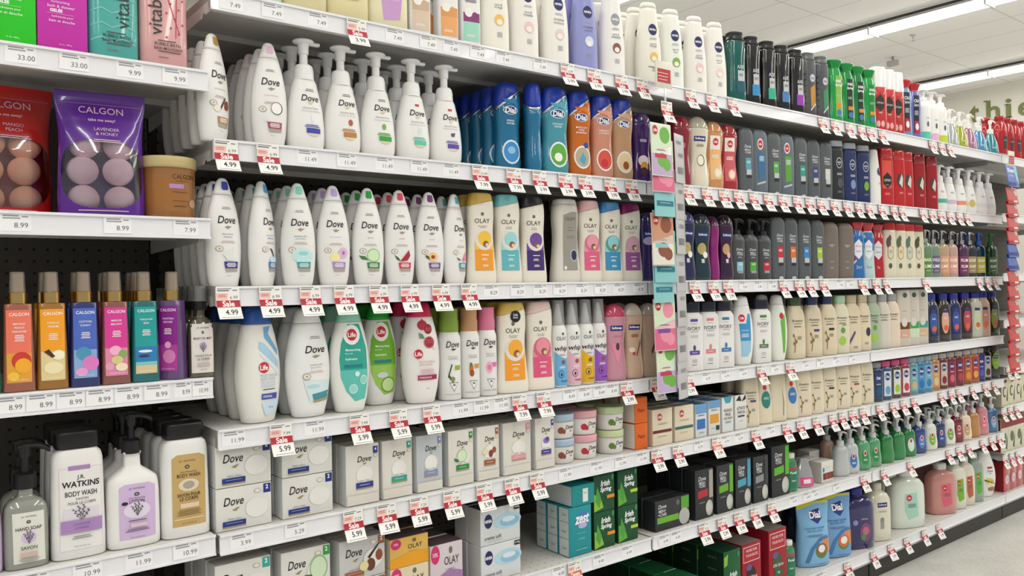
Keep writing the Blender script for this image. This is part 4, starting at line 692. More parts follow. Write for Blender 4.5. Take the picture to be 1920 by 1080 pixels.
bottle('purell', 'small green sanitiser bottle', .13, .045, .03, 'aveeno', liquid('3f9a68'), cap=plast('e4e4e0'), capz=.86, name='sanitiser_bottle', dec=[('r', -.7, .1, .7, .6, '2a7a58'), ('t', 'Purell', 0, .5, .07, 'f0f4f4', 1.1, 0, .02), ('r', -.7, .6, .7, .66, 'c04060'), ('b', 0, .3, .8, 3, 'd8e8e0')])
bottle('trio', 'clear travel bottle with pink base', .14, .075, .045, 'tri', clear('d8d8dc', .4, .7), cap=plast('e04a84'), capz=.5, name='travel_bottle', dec=[('r', -.7, .05, .7, .25, 'e0508c'), ('r', -.4, .1, .4, .2, 'f0e0e8')])
KIND['trio']['cap'] = None
box('nail', 'white box with brown picture', .075, .075, .05, paper('dcdad2'), [('e', -.7, .62, .16, .12, '3a7ac0'), ('b', .1, .72, 1., 2, '8ab0b4'), ('r', -.8, .15, .95, .45, '6a2420'), ('e', -.2, .3, .25, .12, '9a4a30'), ('e', .4, .3, .25, .12, '8a3a2c')], side=paper('c8c4bc'), name='small_box', cat='box')
box('wine', 'white and maroon small box', .09, .065, .05, paper('c8c4c0'), [('r', -1, .2, 1, .5, '5a1c24'), ('e', -.7, .7, .14, .1, '2a4a90')], side=paper('b0aca8'), name='small_box', cat='box')
def hpump(key, desc, liq, lab=None, capc='d4d6d6', h=.16, opaque=False, word='Life'):
    d = []
    if lab: d = [('e', .2, .3, .45, .17, lab), ('e', .2, .4, .2, .07, 'f2f0ee'), ('e', .2, .4, .15, .05, 'c42838'), ('b', .2, .26, .5, 3, 'f0f0ee')]
    bottle(key, desc, h, .07, .045, 'hand', gloss(liq) if opaque else liquid(liq), name='hand_soap_dispenser', cat='dispenser', pump=('hand', .71, .0135, .3, plast(capc)), dec=d)
hpump('hd_peach', 'peach clear dispenser', 'd8b09c'); hpump('hd_clear', 'frosted clear dispenser', 'ccd2d2'); hpump('hd_ice', 'frosted dispenser with blue label', 'd4d8dc', '3a78b8'); hpump('hd_mint', 'light green dispenser with side label', '5cb07c', '2f8a4c'); hpump('hd_green', 'green dispenser with white pump', '239048'); hpump('hd_emer', 'emerald dispenser with pale label', '1f8a44', 'd4e4dc')
hpump('hd_blue', 'blue dispenser with white badge', '2c4a94', '5a80c0'); hpump('hd_lime', 'white dispenser with lime label', 'd8dcd0', '7fb428', opaque=True); hpump('hd_navy', 'navy dispenser with blue label', '28406c', '3450a0'); hpump('hd_white', 'white dispenser with green leaf label', 'e4e6e0', '7fae4c', opaque=True); hpump('hd_ruby', 'ruby dispenser', '84182c', 'a04858'); hpump('hd_cream', 'cream dispenser with almond label', 'e4d4bc', 'c8a070', opaque=True); hpump('hd_amber', 'amber dispenser', 'c88c4c'); hpump('hd_rose', 'pink dispenser with rose label', 'e0949c', 'dc7888', h=.185); hpump('hd_sky', 'small blue dispenser', '4a80ac', '8ab0d0')
# seventh shelf
def osb(key, desc, low, h=.188):
    box(key, desc, h, .1, .085, paper('a3182a'), [('r', -.9, .66, .85, .95, 'e4c8c4'), ('r', -.86, .675, .81, .935, 'b02438'), ('t', 'MORE FOR', 0, .87, .05, 'f0dcdc', 1.3, 0, .01), ('t', 'YOUR BUCK', 0, .78, .05, 'f0dcdc', 1.3, 0, .01), ('e', -.1, .42, .5, .16, low), ('e', -.3, .55, .3, .06, '5a5a8c'), ('t', 'Old Spice', 0, .36, .075, 'f0e0d8', 1.3, .15, .01), ('r', -.4, .18, .5, .27, '1f6a3c'), ('t', 'FIJI', .05, .225, .05, 'f0f0f0', .5, 0, .01)], side=paper('94162a'), top=paper('8c8680'))
osb('ob_dark', 'red boxed soap pack with dark picture', '2c1a1c', .172); osb('ob_fiji', 'tall red soap pack with palm picture', '3a5a3c')
box('ig_pack', 'tall green soap pack', .17, .085, .1, paper('0c5a30'), [('p', [(-1, .9), (-.5, .95), (-.6, .75), (-1, .72)], '8ab83c'), ('t', 'Irish', .1, .55, .1, 'f4f6f4', .9, .2, .03), ('t', 'Spring', .15, .44, .1, 'f4f6f4', 1.2, .2, .03), ('e', .4, .15, .5, .12, '3a8ab0'), ('e', .7, .9, .14, .05, '3a8a5c')], side=paper('0a2a18'), top=paper('0a4024'), sdec=[('t', 'Irish Spring', .1, .2+.22*i, .04, '8aa090', .8, .2) for i in range(4)])
box('ig_aloe', 'green soap pack with white leaf panel', .12, .1, .1, paper('1a6a38'), [('p', [(-.1, 1), (1, 1), (1, .4), (.3, .6)], 'd4dcc8'), ('e', -.4, .5, .34, .3, '8ab0b4'), ('e', .3, .3, .4, .25, '4a9a4c')], side=paper('0a3a20'), top=paper('14683a'))
box('ig_leaf', 'green soap pack with bright leaf', .11, .11, .1, paper('0f6a34'), [('e', -.1, .4, .4, .35, '2f9a4c'), ('r', .5, .6, .95, .98, '8ab83c')], side=paper('0a3a20'), top=paper('1a7a40'))
box('pk_peach', 'peach and grey soap pack', .07, .12, .09, paper('d8b498'), [('b', 0, .5, 1.2, 2, 'a88870')], side=paper('b89880'), top=paper('8a8488')); box('pk_blue', 'pale soap pack with blue edge', .085, .11, .09, paper('6aa8d4'), [('b', 0, .5, 1.2, 2, 'd8e4ee')], side=paper('a8b0b8'), top=paper('9a9a98'))
def oly(key, desc, body, low, h=.09, wd=.1):
    box(key, desc, h, wd, .06, paper(body), [('p', [(-1, .0), (1, .0), (1, .4), (.2, .5), (-1, .3)], low), ('e', -.7, .82, .27, .18, 'd0306c'), ('t', '10%', -.7, .82, .08, 'ffffff', .3), ('t', 'OLAY', .3, .66, .16, '2c2b2e', .9), ('e', .25, .86, .1, .07, '6f6a58'), ('b', .2, .5, .7, 1, '8a8684')], side=paper('d4c8b4'), top=paper('5a4a50'))
oly('oy_gold', 'gold and cream soap carton', 'dccfae', 'e8a82c'); oly('oy_amber', 'amber soap carton on top of stack', 'e0b45c', 'e8a020', .065, .1); oly('oy_purp', 'lilac soap carton with pink badge', 'd4c8d0', 'a07aa8', .12, .09)
def dpouch(key, desc, body, pic):
    bottle(key, desc, .23, .14, .06, 'pouch', mat(body, .25, coat=.4), name='refill_pouch', cat='pouch', dec=[('p', [(-.95, .99), (.95, .99), (.95, .955), (.1, .955), (-.95, .88)], 'd8d020'), ('p', [(-.3, .84), (.35, .88), (.45, .74), (.1, .66), (-.3, .74)], '1c2f7a'), ('t', 'Dial', .05, .79, .1, 'ffffff', .95, 0, .03), ('t', 'COCONUT WATER', -.1, .6, .028, '2a4a7a', 1.2), ('t', 'EAU DE COCO', -.1, .56, .028, '2a4a7a', 1.1), ('b', -.1, .5, 1., 3, '5a7aa0'),
      ('p', [(-.7, .08), (-.4, .3), (.1, .45), (.6, .48), (.9, .4), (.9, .05), (.2, .04)], '4a78ac'), ('p', [(-.5, .06), (-.2, .28), (.2, .4), (.9, .38), (.9, .05)], body), ('r', .3, .2, .9, .42, 'dc8a50'), ('e', .25, .25, .4, .12, '5a8a3c'), ('e', .25, .27, .35, .1, pic), ('e', .25, .28, .22, .06, 'f0eeea')])
dpouch('po_coco', 'blue refill pouch with coconut picture', '7fb4dc', '8a6a4c'); dpouch('po_peach', 'blue refill pouch with papaya picture', '6fa0d0', 'dc6a44')
def tank(key, desc, liq, lab, wd=.15, h=.23, opq=False, capc='e4e4e0'):
    bottle(key, desc, h, wd, .08, 'tank', gloss(liq) if opq else liquid(liq), cap=plast(capc), capz=.872, name='refill_bottle', dec=[('p', [(-.1, .6), (.6, .62), (.7, .2), (.1, .15), (-.1, .3)], lab), ('e', .15, .53, .16, .055, 'c42838'), ('t', 'Life', .15, .53, .03, 'ffffff', .24, 0, .02), ('b', .3, .42, .5, 5, '4a6a60')])
tank('tk_mint', 'large milky refill bottle, pale green label', 'd8e0d4', 'a8d0c0', .17, .235, True); tank('tk_rose', 'pink refill bottle with citrus label', 'e09c94', 'd86478', .14, .215); tank('tk_brown', 'smoky rose refill bottle', 'a87c7c', '8c2838', .13, .21); tank('tk_milk', 'white refill bottle behind, green label', 'd4d4c8', '6aa48c', .13, .24, True)
tank('tk_leaf', 'white refill bottle with green oval', 'dcdccc', '7ab43c', .11, .215, True); tank('tk_coral', 'white refill bottle with coral oval', 'dcd4c4', 'b8644c', .1, .215, True); tank('tk_lime', 'clear refill bottle with lime label', 'a8bcb0', '5fb03c', .09, .22)
tank('tk_navy', 'dark refill bottle in back', '1c3450', '24507a', .1, .2)
bottle('tk_purp', 'deep violet refill bottle', .225, .15, .085, 'tank', liquid('2a2668'), cap=plast('2c308c'), capz=.872, name='refill_bottle', dec=[('t', 'Softsoap', .45, .5, .035, 'dcdcec', .55), ('e', -.1, .45, .14, .045, '8a90c8'), ('e', .5, .28, .36, .16, '7a4a78'), ('e', .5, .3, .2, .07, 'b86a80'), ('e', .35, .2, .16, .05, '4a8a5c')])
bottle('tk_cream', 'ivory refill bottle with rinse tap', .22, .11, .08, 'tank', gloss('dcd8c4'), cap=plast('dcd8c4'), capz=.872, name='refill_bottle', dec=[('r', -.1, .6, .7, .68, '26306c'), ('t', 'Softsoap', .3, .64, .045, 'ffffff', .7), ('b', .3, .54, .7, 3, 'b4b09c'), ('r', .1, .22, .4, .38, '9a9a98'), ('e', .25, .38, .16, .04, '8a8a88')])
bottle('dv_vanilla', 'white rounded bottle with vanilla flowers', .21, .12, .07, 'dovebig', WH, cap=WH, capz=.9, name='body_wash_bottle', dec=[('r', 0, .63, .5, .67, 'b82838'), ('t', 'Dove', .25, .58, .05, '16161c', .7, .25, .01)]+bird(.25, .52, .6)+[('e', .1, .36, .36, .07, 'dcc860'), ('e', .4, .34, .2, .05, 'c8b050'), ('p', [(-.3, .4), (.7, .3), (.7, .28), (-.3, .37)], '4a3a24'), ('e', .2, .26, .34, .05, 'e4dccc'), ('e', .4, .18, .4, .05, '9a7850')])
box('far_red', 'red carton with pale round badge', .14, .075, .08, gloss('b4222c'), [('e', 0, .4, .6, .16, 'd8c8cc'), ('b', 0, .4, .8, 3, 'a08088')], side=paper('8c1420'), name='carton', cat='carton')
box('far_cream', 'cream carton with dark fern print', .13, .08, .06, paper('d8d4b8'), [('e', -.2, .5, .5, .2, '3a3a34'), ('e', -.1, .5, .36, .14, 'd8d4b8'), ('p', [(.3, .2), (.8, .7), (.6, .1)], '3a3a34'), ('e', 0, .88, .5, .06, '7a2a34')], side=paper('b8b49c'), name='carton', cat='carton')
box('far_cap', 'cream carton with crimson top', .158, .085, .06, paper('d4d4bc'), [('r', -1, .72, 1, 1, '8c1c2c'), ('e', 0, .42, .5, .16, '5a6a4c'), ('p', [(.2, .1), (.8, .5), (.6, .05)], '3a3a34')], side=paper('94202c'), name='carton', cat='carton')
# left bay
def gelee(key, desc, c, tc):
    box(key, desc, .2, .078, .06, paper(c), [('t', 'moisturizing', -.08, .433, .026, tc, .95, .1, .01), ('t', 'bath & shower', -.05, .397, .026, tc, 1.1, .1, .01), ('t', 'GELÉE', -.25, .362, .034, 'ffffff', .7, 0, .03), ('r', -.62, .332, .45, .334, tc), ('t', 'hydratante pour', 0, .306, .024, tc, 1.15, .1, .01), ('t', 'bain et douche', -.03, .27, .024, tc, 1.05, .1, .01), ('t', '21 oz - 600 g', .1, .068, .017, tc, .7, 0, .01)], side=paper(c), name='bath_gel_box', cat='box')
gelee('ge_green', 'bright green bath gel box', '26c522', 'd8f0d0'); gelee('ge_pink', 'magenta bath gel box', 'c42ea8', 'f0c8e8')
def vita(key, desc, c, word, tc, pics):
    bottle(key, desc, .26, .086, .06, 'rect', mat(c, .2, coat=.5), cap=plast('e8e8e8'), capz=.93, name='bubble_bath_bottle', dec=pics+[('v', 'vitabath', word, .225, .024, '34403f'), ('t', 'BUBBLE BATH', .08, .166, .021, '3a3436', 1.1, 0, .01), ('t', 'BAIN MOUSSANT', .12, .134, .021, '3a3436', 1.2, 0, .01), ('b', .15, .112, 1.1, 1, '55484a'), ('b', .05, .19, .9, 1, '55484a'), ('b', -.1, .07, .5, 1, '8a7072')])
    mb = None
vita('vi_teal', 'teal wave patterned bubble bath bottle', '4faaa4', .3, '', [('p', [(-.9, .12+.1*i), (-.5, .15+.1*i), (-.1, .12+.1*i), (.3, .15+.1*i), (.8, .12+.1*i), (.8, .13+.1*i), (.3, .16+.1*i), (-.1, .13+.1*i), (-.5, .16+.1*i), (-.9, .13+.1*i)], '7cc4be') for i in range(8)])
vita('vi_pink', 'pink bubble bath bottle with red branches', 'd8a4a4', -.42, '', [('p', [(.1, .5), (.14, .5), (.6, .26), (.57, .255)], 'b03a48'), ('p', [(.5, .7), (.54, .7), (.44, .22), (.41, .22)], 'b03a48')]+[('e', .05+.17*((i*3) % 5), .22+.035*i, .045, .008, 'b8404c') for i in range(12)])
bottle('calgon_tub', 'brown tub with pale gold lid', .118, .1, .09, 'tub', mat('a06a34', .2, coat=.4), cap=plast('c0ae7c'), capz=.81, name='bath_salt_tub', cat='tub', capname='lid', dec=[('t', 'CALGON', .35, .67, .075, '4a2a14', .85), ('b', .3, .6, .6, 1, '6a4420'), ('r', -.2, .48, .35, .55, 'b48ac0'), ('b', .2, .42, .7, 1, '4a2a14'), ('b', .25, .28, .8, 1, '5a3818'), ('b', .2, .2, .5, 2, '6a4420'), ('e', .72, .25, .16, .07, 'c4a080')])
def mist(key, desc, liq, lab, low, pics, words):
    q = .049/2/.204
    bottle(key, desc, .204, .049, .036, 'mist', clear(liq, .25, .55), name='body_mist_bottle', dec=[('r', -.78, .07, .72, .64, lab), ('r', -.78, .07, .72, .3, low), ('t', 'CALGON', 0, .605, .025, 'f4f0f0', 1.2, 0, .01)]+[('t', s, 0, .53-.03*i, .016, 'f0e8e8', .9, 0, .01) for i, s in enumerate(words)]+[('b', 0, .44, .6, 4, 'f0e4e4')]+pics+[('t', '8 FL OZ (236 mL)', 0, .09, .014, 'f0f0f0', 1.1)],
      over=[('collar', [(.685, .0125), (.69, .0145), (.775, .0145), (.78, .0125)], metal('d8b878', .18)), ('sprayer', [(.78, .0095), (.92, .009), (.925, .006)], plast('b88c50')), ('overcap', [(.775, .0125), (.935, .0112), (.94, .009)], clear('e8e0d4', .2, .95))])
mist('mi_coral', 'coral body mist with mango picture', 'c8765a', 'e8745c', 'e0a038', [('e', .1, .24, .6, .07, 'c83a2c'), ('e', .2, .2, .5, .06, 'f0a828'), ('e', -.4, .12, .35, .035, 'f0c040')], ['MANGO', 'PEACH', 'PARADISE'])
mist('mi_yellow', 'yellow body mist with vanilla picture', 'c88a2c', 'f0a020', 'e0cc94', [('e', 0, .17, .6, .05, 'ece0b4'), ('e', .3, .27, .4, .04, 'f4ecd0'), ('p', [(-.6, .3), (-.3, .32), (.1, .26), (-.1, .25)], '4a2a18')], ['VANILLA', 'DREAM'])
mist('mi_blue', 'blue body mist with candyfloss picture', '2c3c8c', '4a68c0', '8aaad8', [('e', -.15, .27, .5, .055, '4a94b8'), ('e', .3, .19, .55, .06, 'dc7cc4'), ('e', -.3, .12, .4, .035, 'e4a0d4')], ['COTTON', 'CANDY'])
mist('mi_pink', 'pink body mist with marshmallow picture', 'b06a5c', 'd83a98', 'e088b0', [('e', -.1, .28, .4, .04, 'f0b4cc'), ('e', .4, .25, .3, .035, '8aa860'), ('e', 0, .2, .4, .035, 'd8c888'), ('e', .3, .14, .42, .035, 'ece0c0'), ('e', -.5, .15, .3, .035, 'e0a0b8')], ['MIRROR', 'MELODY'])
mist('mi_teal', 'teal body mist with beach picture', '148c90', '1c9c9c', '2c7cb8', [('r', -.78, .07, .72, .14, 'd8c498'), ('r', -.78, .14, .72, .17, '7cc4c4'), ('e', -.1, .26, .5, .012, 'e4ecf0'), ('e', -.2, .22, .4, .012, '2a3c5c')], ['TURQUOISE', 'SEAS'])
mist('mi_purple', 'purple body mist with orchid picture', '8460a0', '8a1c8c', 'b03a9c', [('e', .1, .2, .5, .06, 'd884b8'), ('e', 0, .3, .25, .03, 'e4a4c8')], ['TAHITIAN', 'ORCHID'])
mist('mi_green', 'green body mist at frame edge', '1a8c6c', '2ca484', 'd8d8d0', [('e', .2, .2, .5, .06, '30302c')], ['ISLAND', 'BREEZE'])
def sprig(x, z, s, q=.2, c='5c5068'):
    out = []
    for a, hh in ((-.55, .8), (-.2, 1.), (.2, 1.05), (.55, .75)):
        tx, tz = x+a*s, z+hh*s*q*1.6
        out.append(('p', [(x-.01, z), (x+.02, z), (tx+.012, tz), (tx-.012, tz)], '6a7060'))
        for i in range(5):
            t = .45+.13*i; out.append(('e', x+(tx-x)*t+(.035 if i % 2 else -.035)*s*2, z+(tz-z)*t, .07*s, .07*s*q, c))
    return out
def crest(z=.62, x=0., c='3a3a3c'): return [('t', 'J.R. WATKINS', x, z, .022, c, 1.0, 0, .01), ('e', x, z-.05, .1, .018, '2c2c2e'), ('e', x, z-.05, .06, .011, '8a8a88')]
bottle('oilmist', 'clear body oil mist with black sprayer', .165, .047, .034, 'handsoap', clear('6a6448', .3, .6), name='body_mist_bottle', dec=[('r', -.88, .05, .88, .62, 'e2dcd8')]+crest(.57)+[('t', 'BODY OIL MIST', 0, .45, .026, '26262a', 1.45, 0, .01), ('e', 0, .36, .3, .05, 'c8b8d4'), *sprig(0, .29, .4, .16, '4a4450'), ('t', "L'HUILE POUR", 0, .25, .024, '26262a', 1.3, 0, .01), ('t', 'LE CORPS', 0, .21, .024, '26262a', 1.0, 0, .01), ('r', -.5, .13, .5, .17, 'c4b4b0'), ('t', '6 FL OZ', 0, .09, .014, '26262a', .6)],
  over=[('sprayer', [(.78, .013), (.88, .013), (.9, .009), (1.03, .009)], BLK), ('overcap', [(.88, .0125), (1.06, .0118), (1.065, .01)], clear('d0d0d0', .2, .95))])
bottle('handsoap', 'clear hand soap bottle with black pump', .17, .072, .05, 'handsoap', clear('b4b8ac', .3, .5), name='hand_soap_dispenser', cat='dispenser', pump=('hand', .8, .019, .42, BLK), dec=[('p', [(-.62, .06), (.78, .06), (.74, .56), (-.66, .56)], 'dcdcd4')]+crest(.515, .05)+[('t', 'HAND SOAP', .05, .4, .034, '2c2c30', 1.15, 0, .012), ('e', .05, .31, .34, .06, 'd0bcdc'), *sprig(.05, .25, .36, .22, '4a4454'), ('t', 'SAVON', .05, .21, .034, '2c2c30', .75, 0, .012), ('r', -.35, .12, .4, .165, 'cdb0a8'), ('b', .05, .11, .9, 3, '9a9a94'), ('t', '11 FL OZ (325 mL)', .05, .07, .014, '44444a', .8)])
bottle('wash_w', 'white body wash with violet striped label', .222, .09, .054, 'wat', WH, cap=BLK, capz=.862, name='body_wash_bottle', dec=[('r', -.72, .07, .82, .72, 'd8c8dc'), ('r', -.7, .075, .8, .715, 'e6e4e2'), ('r', -.4, .7, .4, .735, 'a884b8'), ('t', 'J.R.', .05, .64, .04, '16161a', .5, .05, .02), ('t', 'WATKINS', .05, .59, .048, '16161a', 1.35, .05, .025), ('t', 'BODY WASH', .05, .515, .04, '232328', 1.15, 0, .015), ('t', 'SAVON', .08, .472, .02, '44444a', .5), ('t', 'POUR LE CORPS', .08, .44, .022, '35353a', 1.0), ('r', -.6, .28, .7, .4, 'dcd6e0'), *sprig(.05, .29, .5, .16), ('r', -.7, .21, .8, .31, 'a884bc'), ('t', 'LAVENDER', .05, .275, .018, '6a4a84', .6), ('t', 'LAVANDE', .05, .245, .018, '6a4a84', .5), ('b', .05, .18, .7, 2, '8a8a8e'), ('t', '18 FL OZ (532 mL)', .05, .1, .014, '44444a', .7)],
  over=None)
KIND['wash_w']['shape'] = 'watcap'; SH['watcap'] = (4., SH['wat'][1][:-1]+[(.862, .7, .78), (.862, .7, .78), (.87, .8, .86), (.985, .8, .86), (1, .76, .82)])
SH['wat'] = (4., [(z*.96, a, b) for z, a, b in SH['wat'][1]])
bottle('wash_t', 'white body wash with tan label', .215, .092, .056, 'watcap', WH, cap=BLK, capz=.862, name='body_wash_bottle', dec=[('p', [(-.62, .1), (.75, .1), (.75, .7), (.5, .73), (-.4, .73), (-.62, .7)], 'c4a468')]+crest(.67)+[('t', 'Daily Moisturizing', .05, .575, .018, '3a3024', .9, .3), ('t', 'BODY WASH', .05, .545, .032, '2c241c', .95, 0, .012), ('e', .05, .46, .42, .055, 'ddd0b4'), ('e', .05, .46, .24, .035, 'a8a094'), ('t', 'SAVON POUR', .05, .375, .03, '2c241c', .95, 0, .012), ('t', 'LE CORPS', .05, .34, .03, '2c241c', .75, 0, .012), ('r', -.3, .26, .45, .3, 'e4c8b0'), ('b', .05, .24, 1., 4, '8a7448'), ('b', .05, .165, 1.4, 1, 'e8dcc0'), ('t', '18 FL OZ (532 mL)', .05, .125, .015, '2c241c', .8)])
bottle('lotion_l', 'white lotion bottle with lilac label', .2, .094, .056, 'lotion', WH, name='lotion_bottle', pump=('hand', .86, .017, .34, BLK), dec=[('p', [(-.6, .08), (.75, .08), (.75, .55), (.5, .58), (-.4, .58), (-.6, .55)], 'cdb4da')]+crest(.535, .05)+[('t', 'Daily Moisturizing', .05, .45, .018, '35303a', .9, .3), ('t', 'LOTION', .05, .42, .034, '26222c', .55, 0, .015), ('e', -.4, .41, .12, .016, '26222c'), ('e', .05, .34, .5, .075, 'e0d4e6'), *sprig(.05, .29, .36, .2, '4a4454'), ('b', .05, .25, .8, 1, '44404a'), ('r', -.2, .19, .4, .225, 'dcc0c8'), ('b', .05, .17, .9, 2, '6a5a74'), ('t', '18 FL OZ (532 mL)', .05, .095, .015, '35303a', .7)])
bottle('lavtube', 'lavender printed tube at frame edge', .185, .06, .04, 'nivea', plast('d0bcdc'), name='cream_tube', cat='tube', dec=[('t', 'J.R. WATKINS', .4, .75, .025, '3a3a3c', .8), ('t', 'CREAM', .5, .6, .035, '2c2c30', .6), ('e', .4, .5, .3, .07, '9a88a8'), ('b', .4, .35, .6, 4, '5a5064')])
bottle('backwhite', 'white bottle with black cap behind', .215, .088, .05, 'watcap', WH, cap=BLK, capz=.862, name='body_wash_bottle')
KIND['mi_coral']['h'] = .216
for q in ('mi_yellow', 'mi_blue', 'mi_pink', 'mi_teal', 'mi_purple', 'mi_green'): KIND[q]['h'] = .216
# ------------------------------------------------------------------ the setting
def dotmat(base, dot, sp, r, ax, rough=.45, off=(0, 0)):
    m = bpy.data.materials.new('punched_'+base); m.use_nodes = True; nt = m.node_tree; b = nt.nodes['Principled BSDF']
    g = nt.nodes.new('ShaderNodeNewGeometry'); s = nt.nodes.new('ShaderNodeSeparateXYZ'); nt.links.new(g.outputs['Position'], s.inputs[0])
    ds = []
    for i, a in enumerate(ax):
        d = nt.nodes.new('ShaderNodeMath'); d.operation = 'MULTIPLY_ADD'; d.inputs[1].default_value = 1/sp; d.inputs[2].default_value = off[i]+40; nt.links.new(s.outputs[a], d.inputs[0])
        f = nt.nodes.new('ShaderNodeMath'); f.operation = 'FRACT'; nt.links.new(d.outputs[0], f.inputs[0])
        h = nt.nodes.new('ShaderNodeMath'); h.operation = 'SUBTRACT'; h.inputs[1].default_value = .5; nt.links.new(f.outputs[0], h.inputs[0])
        p = nt.nodes.new('ShaderNodeMath'); p.operation = 'MULTIPLY'; nt.links.new(h.outputs[0], p.inputs[0]); nt.links.new(h.outputs[0], p.inputs[1]); ds.append(p)
    a = nt.nodes.new('ShaderNodeMath'); a.operation = 'ADD'; nt.links.new(ds[0].outputs[0], a.inputs[0]); nt.links.new(ds[1].outputs[0], a.inputs[1])
    l = nt.nodes.new('ShaderNodeMath'); l.operation = 'LESS_THAN'; l.inputs[1].default_value = (r/sp)**2; nt.links.new(a.outputs[0], l.inputs[0])
    mx = nt.nodes.new('ShaderNodeMix'); mx.data_type = 'RGBA'; nt.links.new(l.outputs[0], mx.inputs[0]); mx.inputs[6].default_value = (*rgb(base), 1); mx.inputs[7].default_value = (*rgb(dot), 1)
    nt.links.new(mx.outputs[2], b.inputs['Base Color']); b.inputs['Roughness'].default_value = rough
    return m
def struct(name, mb):
    o = link(name, mb.mesh(name)); o['kind'] = 'structure'; return o
# floor
m = bpy.data.materials.new('floor_tile'); m.use_nodes = True; nt = m.node_tree; b = nt.nodes['Principled BSDF']
tc = nt.nodes.new('ShaderNodeNewGeometry'); nz = nt.nodes.new('ShaderNodeTexNoise'); nz.inputs['Scale'].default_value = 70; nz.inputs['Detail'].default_value = 6
n2 = nt.nodes.new('ShaderNodeTexNoise'); n2.inputs['Scale'].default_value = 6; n2.inputs['Detail'].default_value = 4
nt.links.new(tc.outputs['Position'], nz.inputs['Vector']); nt.links.new(tc.outputs['Position'], n2.inputs['Vector'])
cr = nt.nodes.new('ShaderNodeValToRGB'); cr.color_ramp.elements[0].position = .35; cr.color_ramp.elements[1].position = .65
cr.color_ramp.elements[0].color = (*rgb('b8b8b2'), 1); cr.color_ramp.elements[1].color = (*rgb('d4d4ce'), 1)
ad = nt.nodes.new('ShaderNodeMath'); ad.operation = 'MULTIPLY_ADD'; ad.inputs[1].default_value = .5
h2 = nt.nodes.new('ShaderNodeMath'); h2.operation = 'MULTIPLY'; h2.inputs[1].default_value = .5
nt.links.new(n2.outputs[0], h2.inputs[0]); nt.links.new(nz.outputs[0], ad.inputs[0]); nt.links.new(h2.outputs[0], ad.inputs[2]); nt.links.new(ad.outputs[0], cr.inputs[0])
nt.links.new(cr.outputs[0], b.inputs['Base Color']); b.inputs['Roughness'].default_value = .32
mb = MB(); mb.box(-6, 13.2, -6, 8, -.1, 0, m); struct('floor', mb)
# ceiling with a 0.61 x 1.22 grid
m = bpy.data.materials.new('ceiling_tile'); m.use_nodes = True; nt = m.node_tree; b = nt.nodes['Principled BSDF']
g = nt.nodes.new('ShaderNodeNewGeometry'); s = nt.nodes.new('ShaderNodeSeparateXYZ'); nt.links.new(g.outputs['Position'], s.inputs[0]); ls = []
for a, sp, of in (('X', .625, 7.40), ('Y', 1.22, 4.86)):
    d = nt.nodes.new('ShaderNodeMath'); d.operation = 'MULTIPLY_ADD'; d.inputs[1].default_value = 1/sp; d.inputs[2].default_value = 40-of/sp+.5; nt.links.new(s.outputs[a], d.inputs[0])
    f = nt.nodes.new('ShaderNodeMath'); f.operation = 'FRACT'; nt.links.new(d.outputs[0], f.inputs[0])
    h = nt.nodes.new('ShaderNodeMath'); h.operation = 'SUBTRACT'; h.inputs[1].default_value = .5; nt.links.new(f.outputs[0], h.inputs[0])
    p = nt.nodes.new('ShaderNodeMath'); p.operation = 'ABSOLUTE'; nt.links.new(h.outputs[0], p.inputs[0])
    l = nt.nodes.new('ShaderNodeMath'); l.operation = 'LESS_THAN'; l.inputs[1].default_value = .009/sp; nt.links.new(p.outputs[0], l.inputs[0]); ls.append(l)
mxx = nt.nodes.new('ShaderNodeMath'); mxx.operation = 'MAXIMUM'; nt.links.new(ls[0].outputs[0], mxx.inputs[0]); nt.links.new(ls[1].outputs[0], mxx.inputs[1])
mx = nt.nodes.new('ShaderNodeMix'); mx.data_type = 'RGBA'; nt.links.new(mxx.outputs[0], mx.inputs[0]); mx.inputs[6].default_value = (*rgb('f2f1f1'), 1); mx.inputs[7].default_value = (*rgb('d8d6d4'), 1)
nt.links.new(mx.outputs[2], b.inputs['Base Color']); b.inputs['Roughness'].default_value = .9
mb = MB(); mb.box(-6, 13.2, -6, 8, CEIL, CEIL+.1, m); struct('ceiling', mb)
mb = MB(); mb.box(13.2, 13.3, -6, 8, 0, CEIL, mat('cfccc4', .8)); struct('wall_right', mb)
mb = MB(); mb.box(-6, 13.2, 8, 8.1, 0, CEIL, mat('cfccc4', .8)); struct('wall_back', mb)
# letters on the far wall
sg = link('wall_lettering', None, loc=(13.2, 5, CAMZ+2.4)); tag(sg, 'olive green serif letters mounted on the far wall under the ceiling', 'sign'); gm = mat('666e36', .5)
for ch, yc, hh, wd in (('t', 5.36, .26, .16), ('h', 5.1, .30, .23), ('i', 4.89, .28, .09), ('e', 4.68, .19, .2), ('r', 4.45, .19, .15)):
    vs, fs, asp = text2d(ch, .015); mb = MB(); z0 = -.04
    pts = [(-x*wd/asp*.8, (z+.5)*hh) for x, z in vs]
    n = len(pts)
    bm = bmesh.new(); bv = [bm.verts.new((0, y, z)) for y, z in pts]
    for f in fs:
        try: bm.faces.new([bv[i] for i in f])
        except ValueError: pass
    g = bmesh.ops.extrude_face_region(bm, geom=bm.faces[:])
    for v in g['geom']:
        if isinstance(v, bmesh.types.BMVert): v.co.x -= .02
    mb.bm(bm, gm)
    if ch in 'hir':
        for q in ((-1, 1) if ch == 'h' else ((1,) if ch == 'r' else (0,))): mb.box(-.02, 0, q*wd*.34-.045, q*wd*.34+.045, 0, .014, gm)
        q = 0 if ch == 'i' else wd*.34
        mb.box(-.02, 0, q, q+.05, hh*(.68 if ch == 'i' else .985), hh*(.68 if ch == 'i' else .985)+.012, gm)
    o = link('letter_'+ch, mb.mesh('letter_'+ch), sg, (0, yc-5, z0))
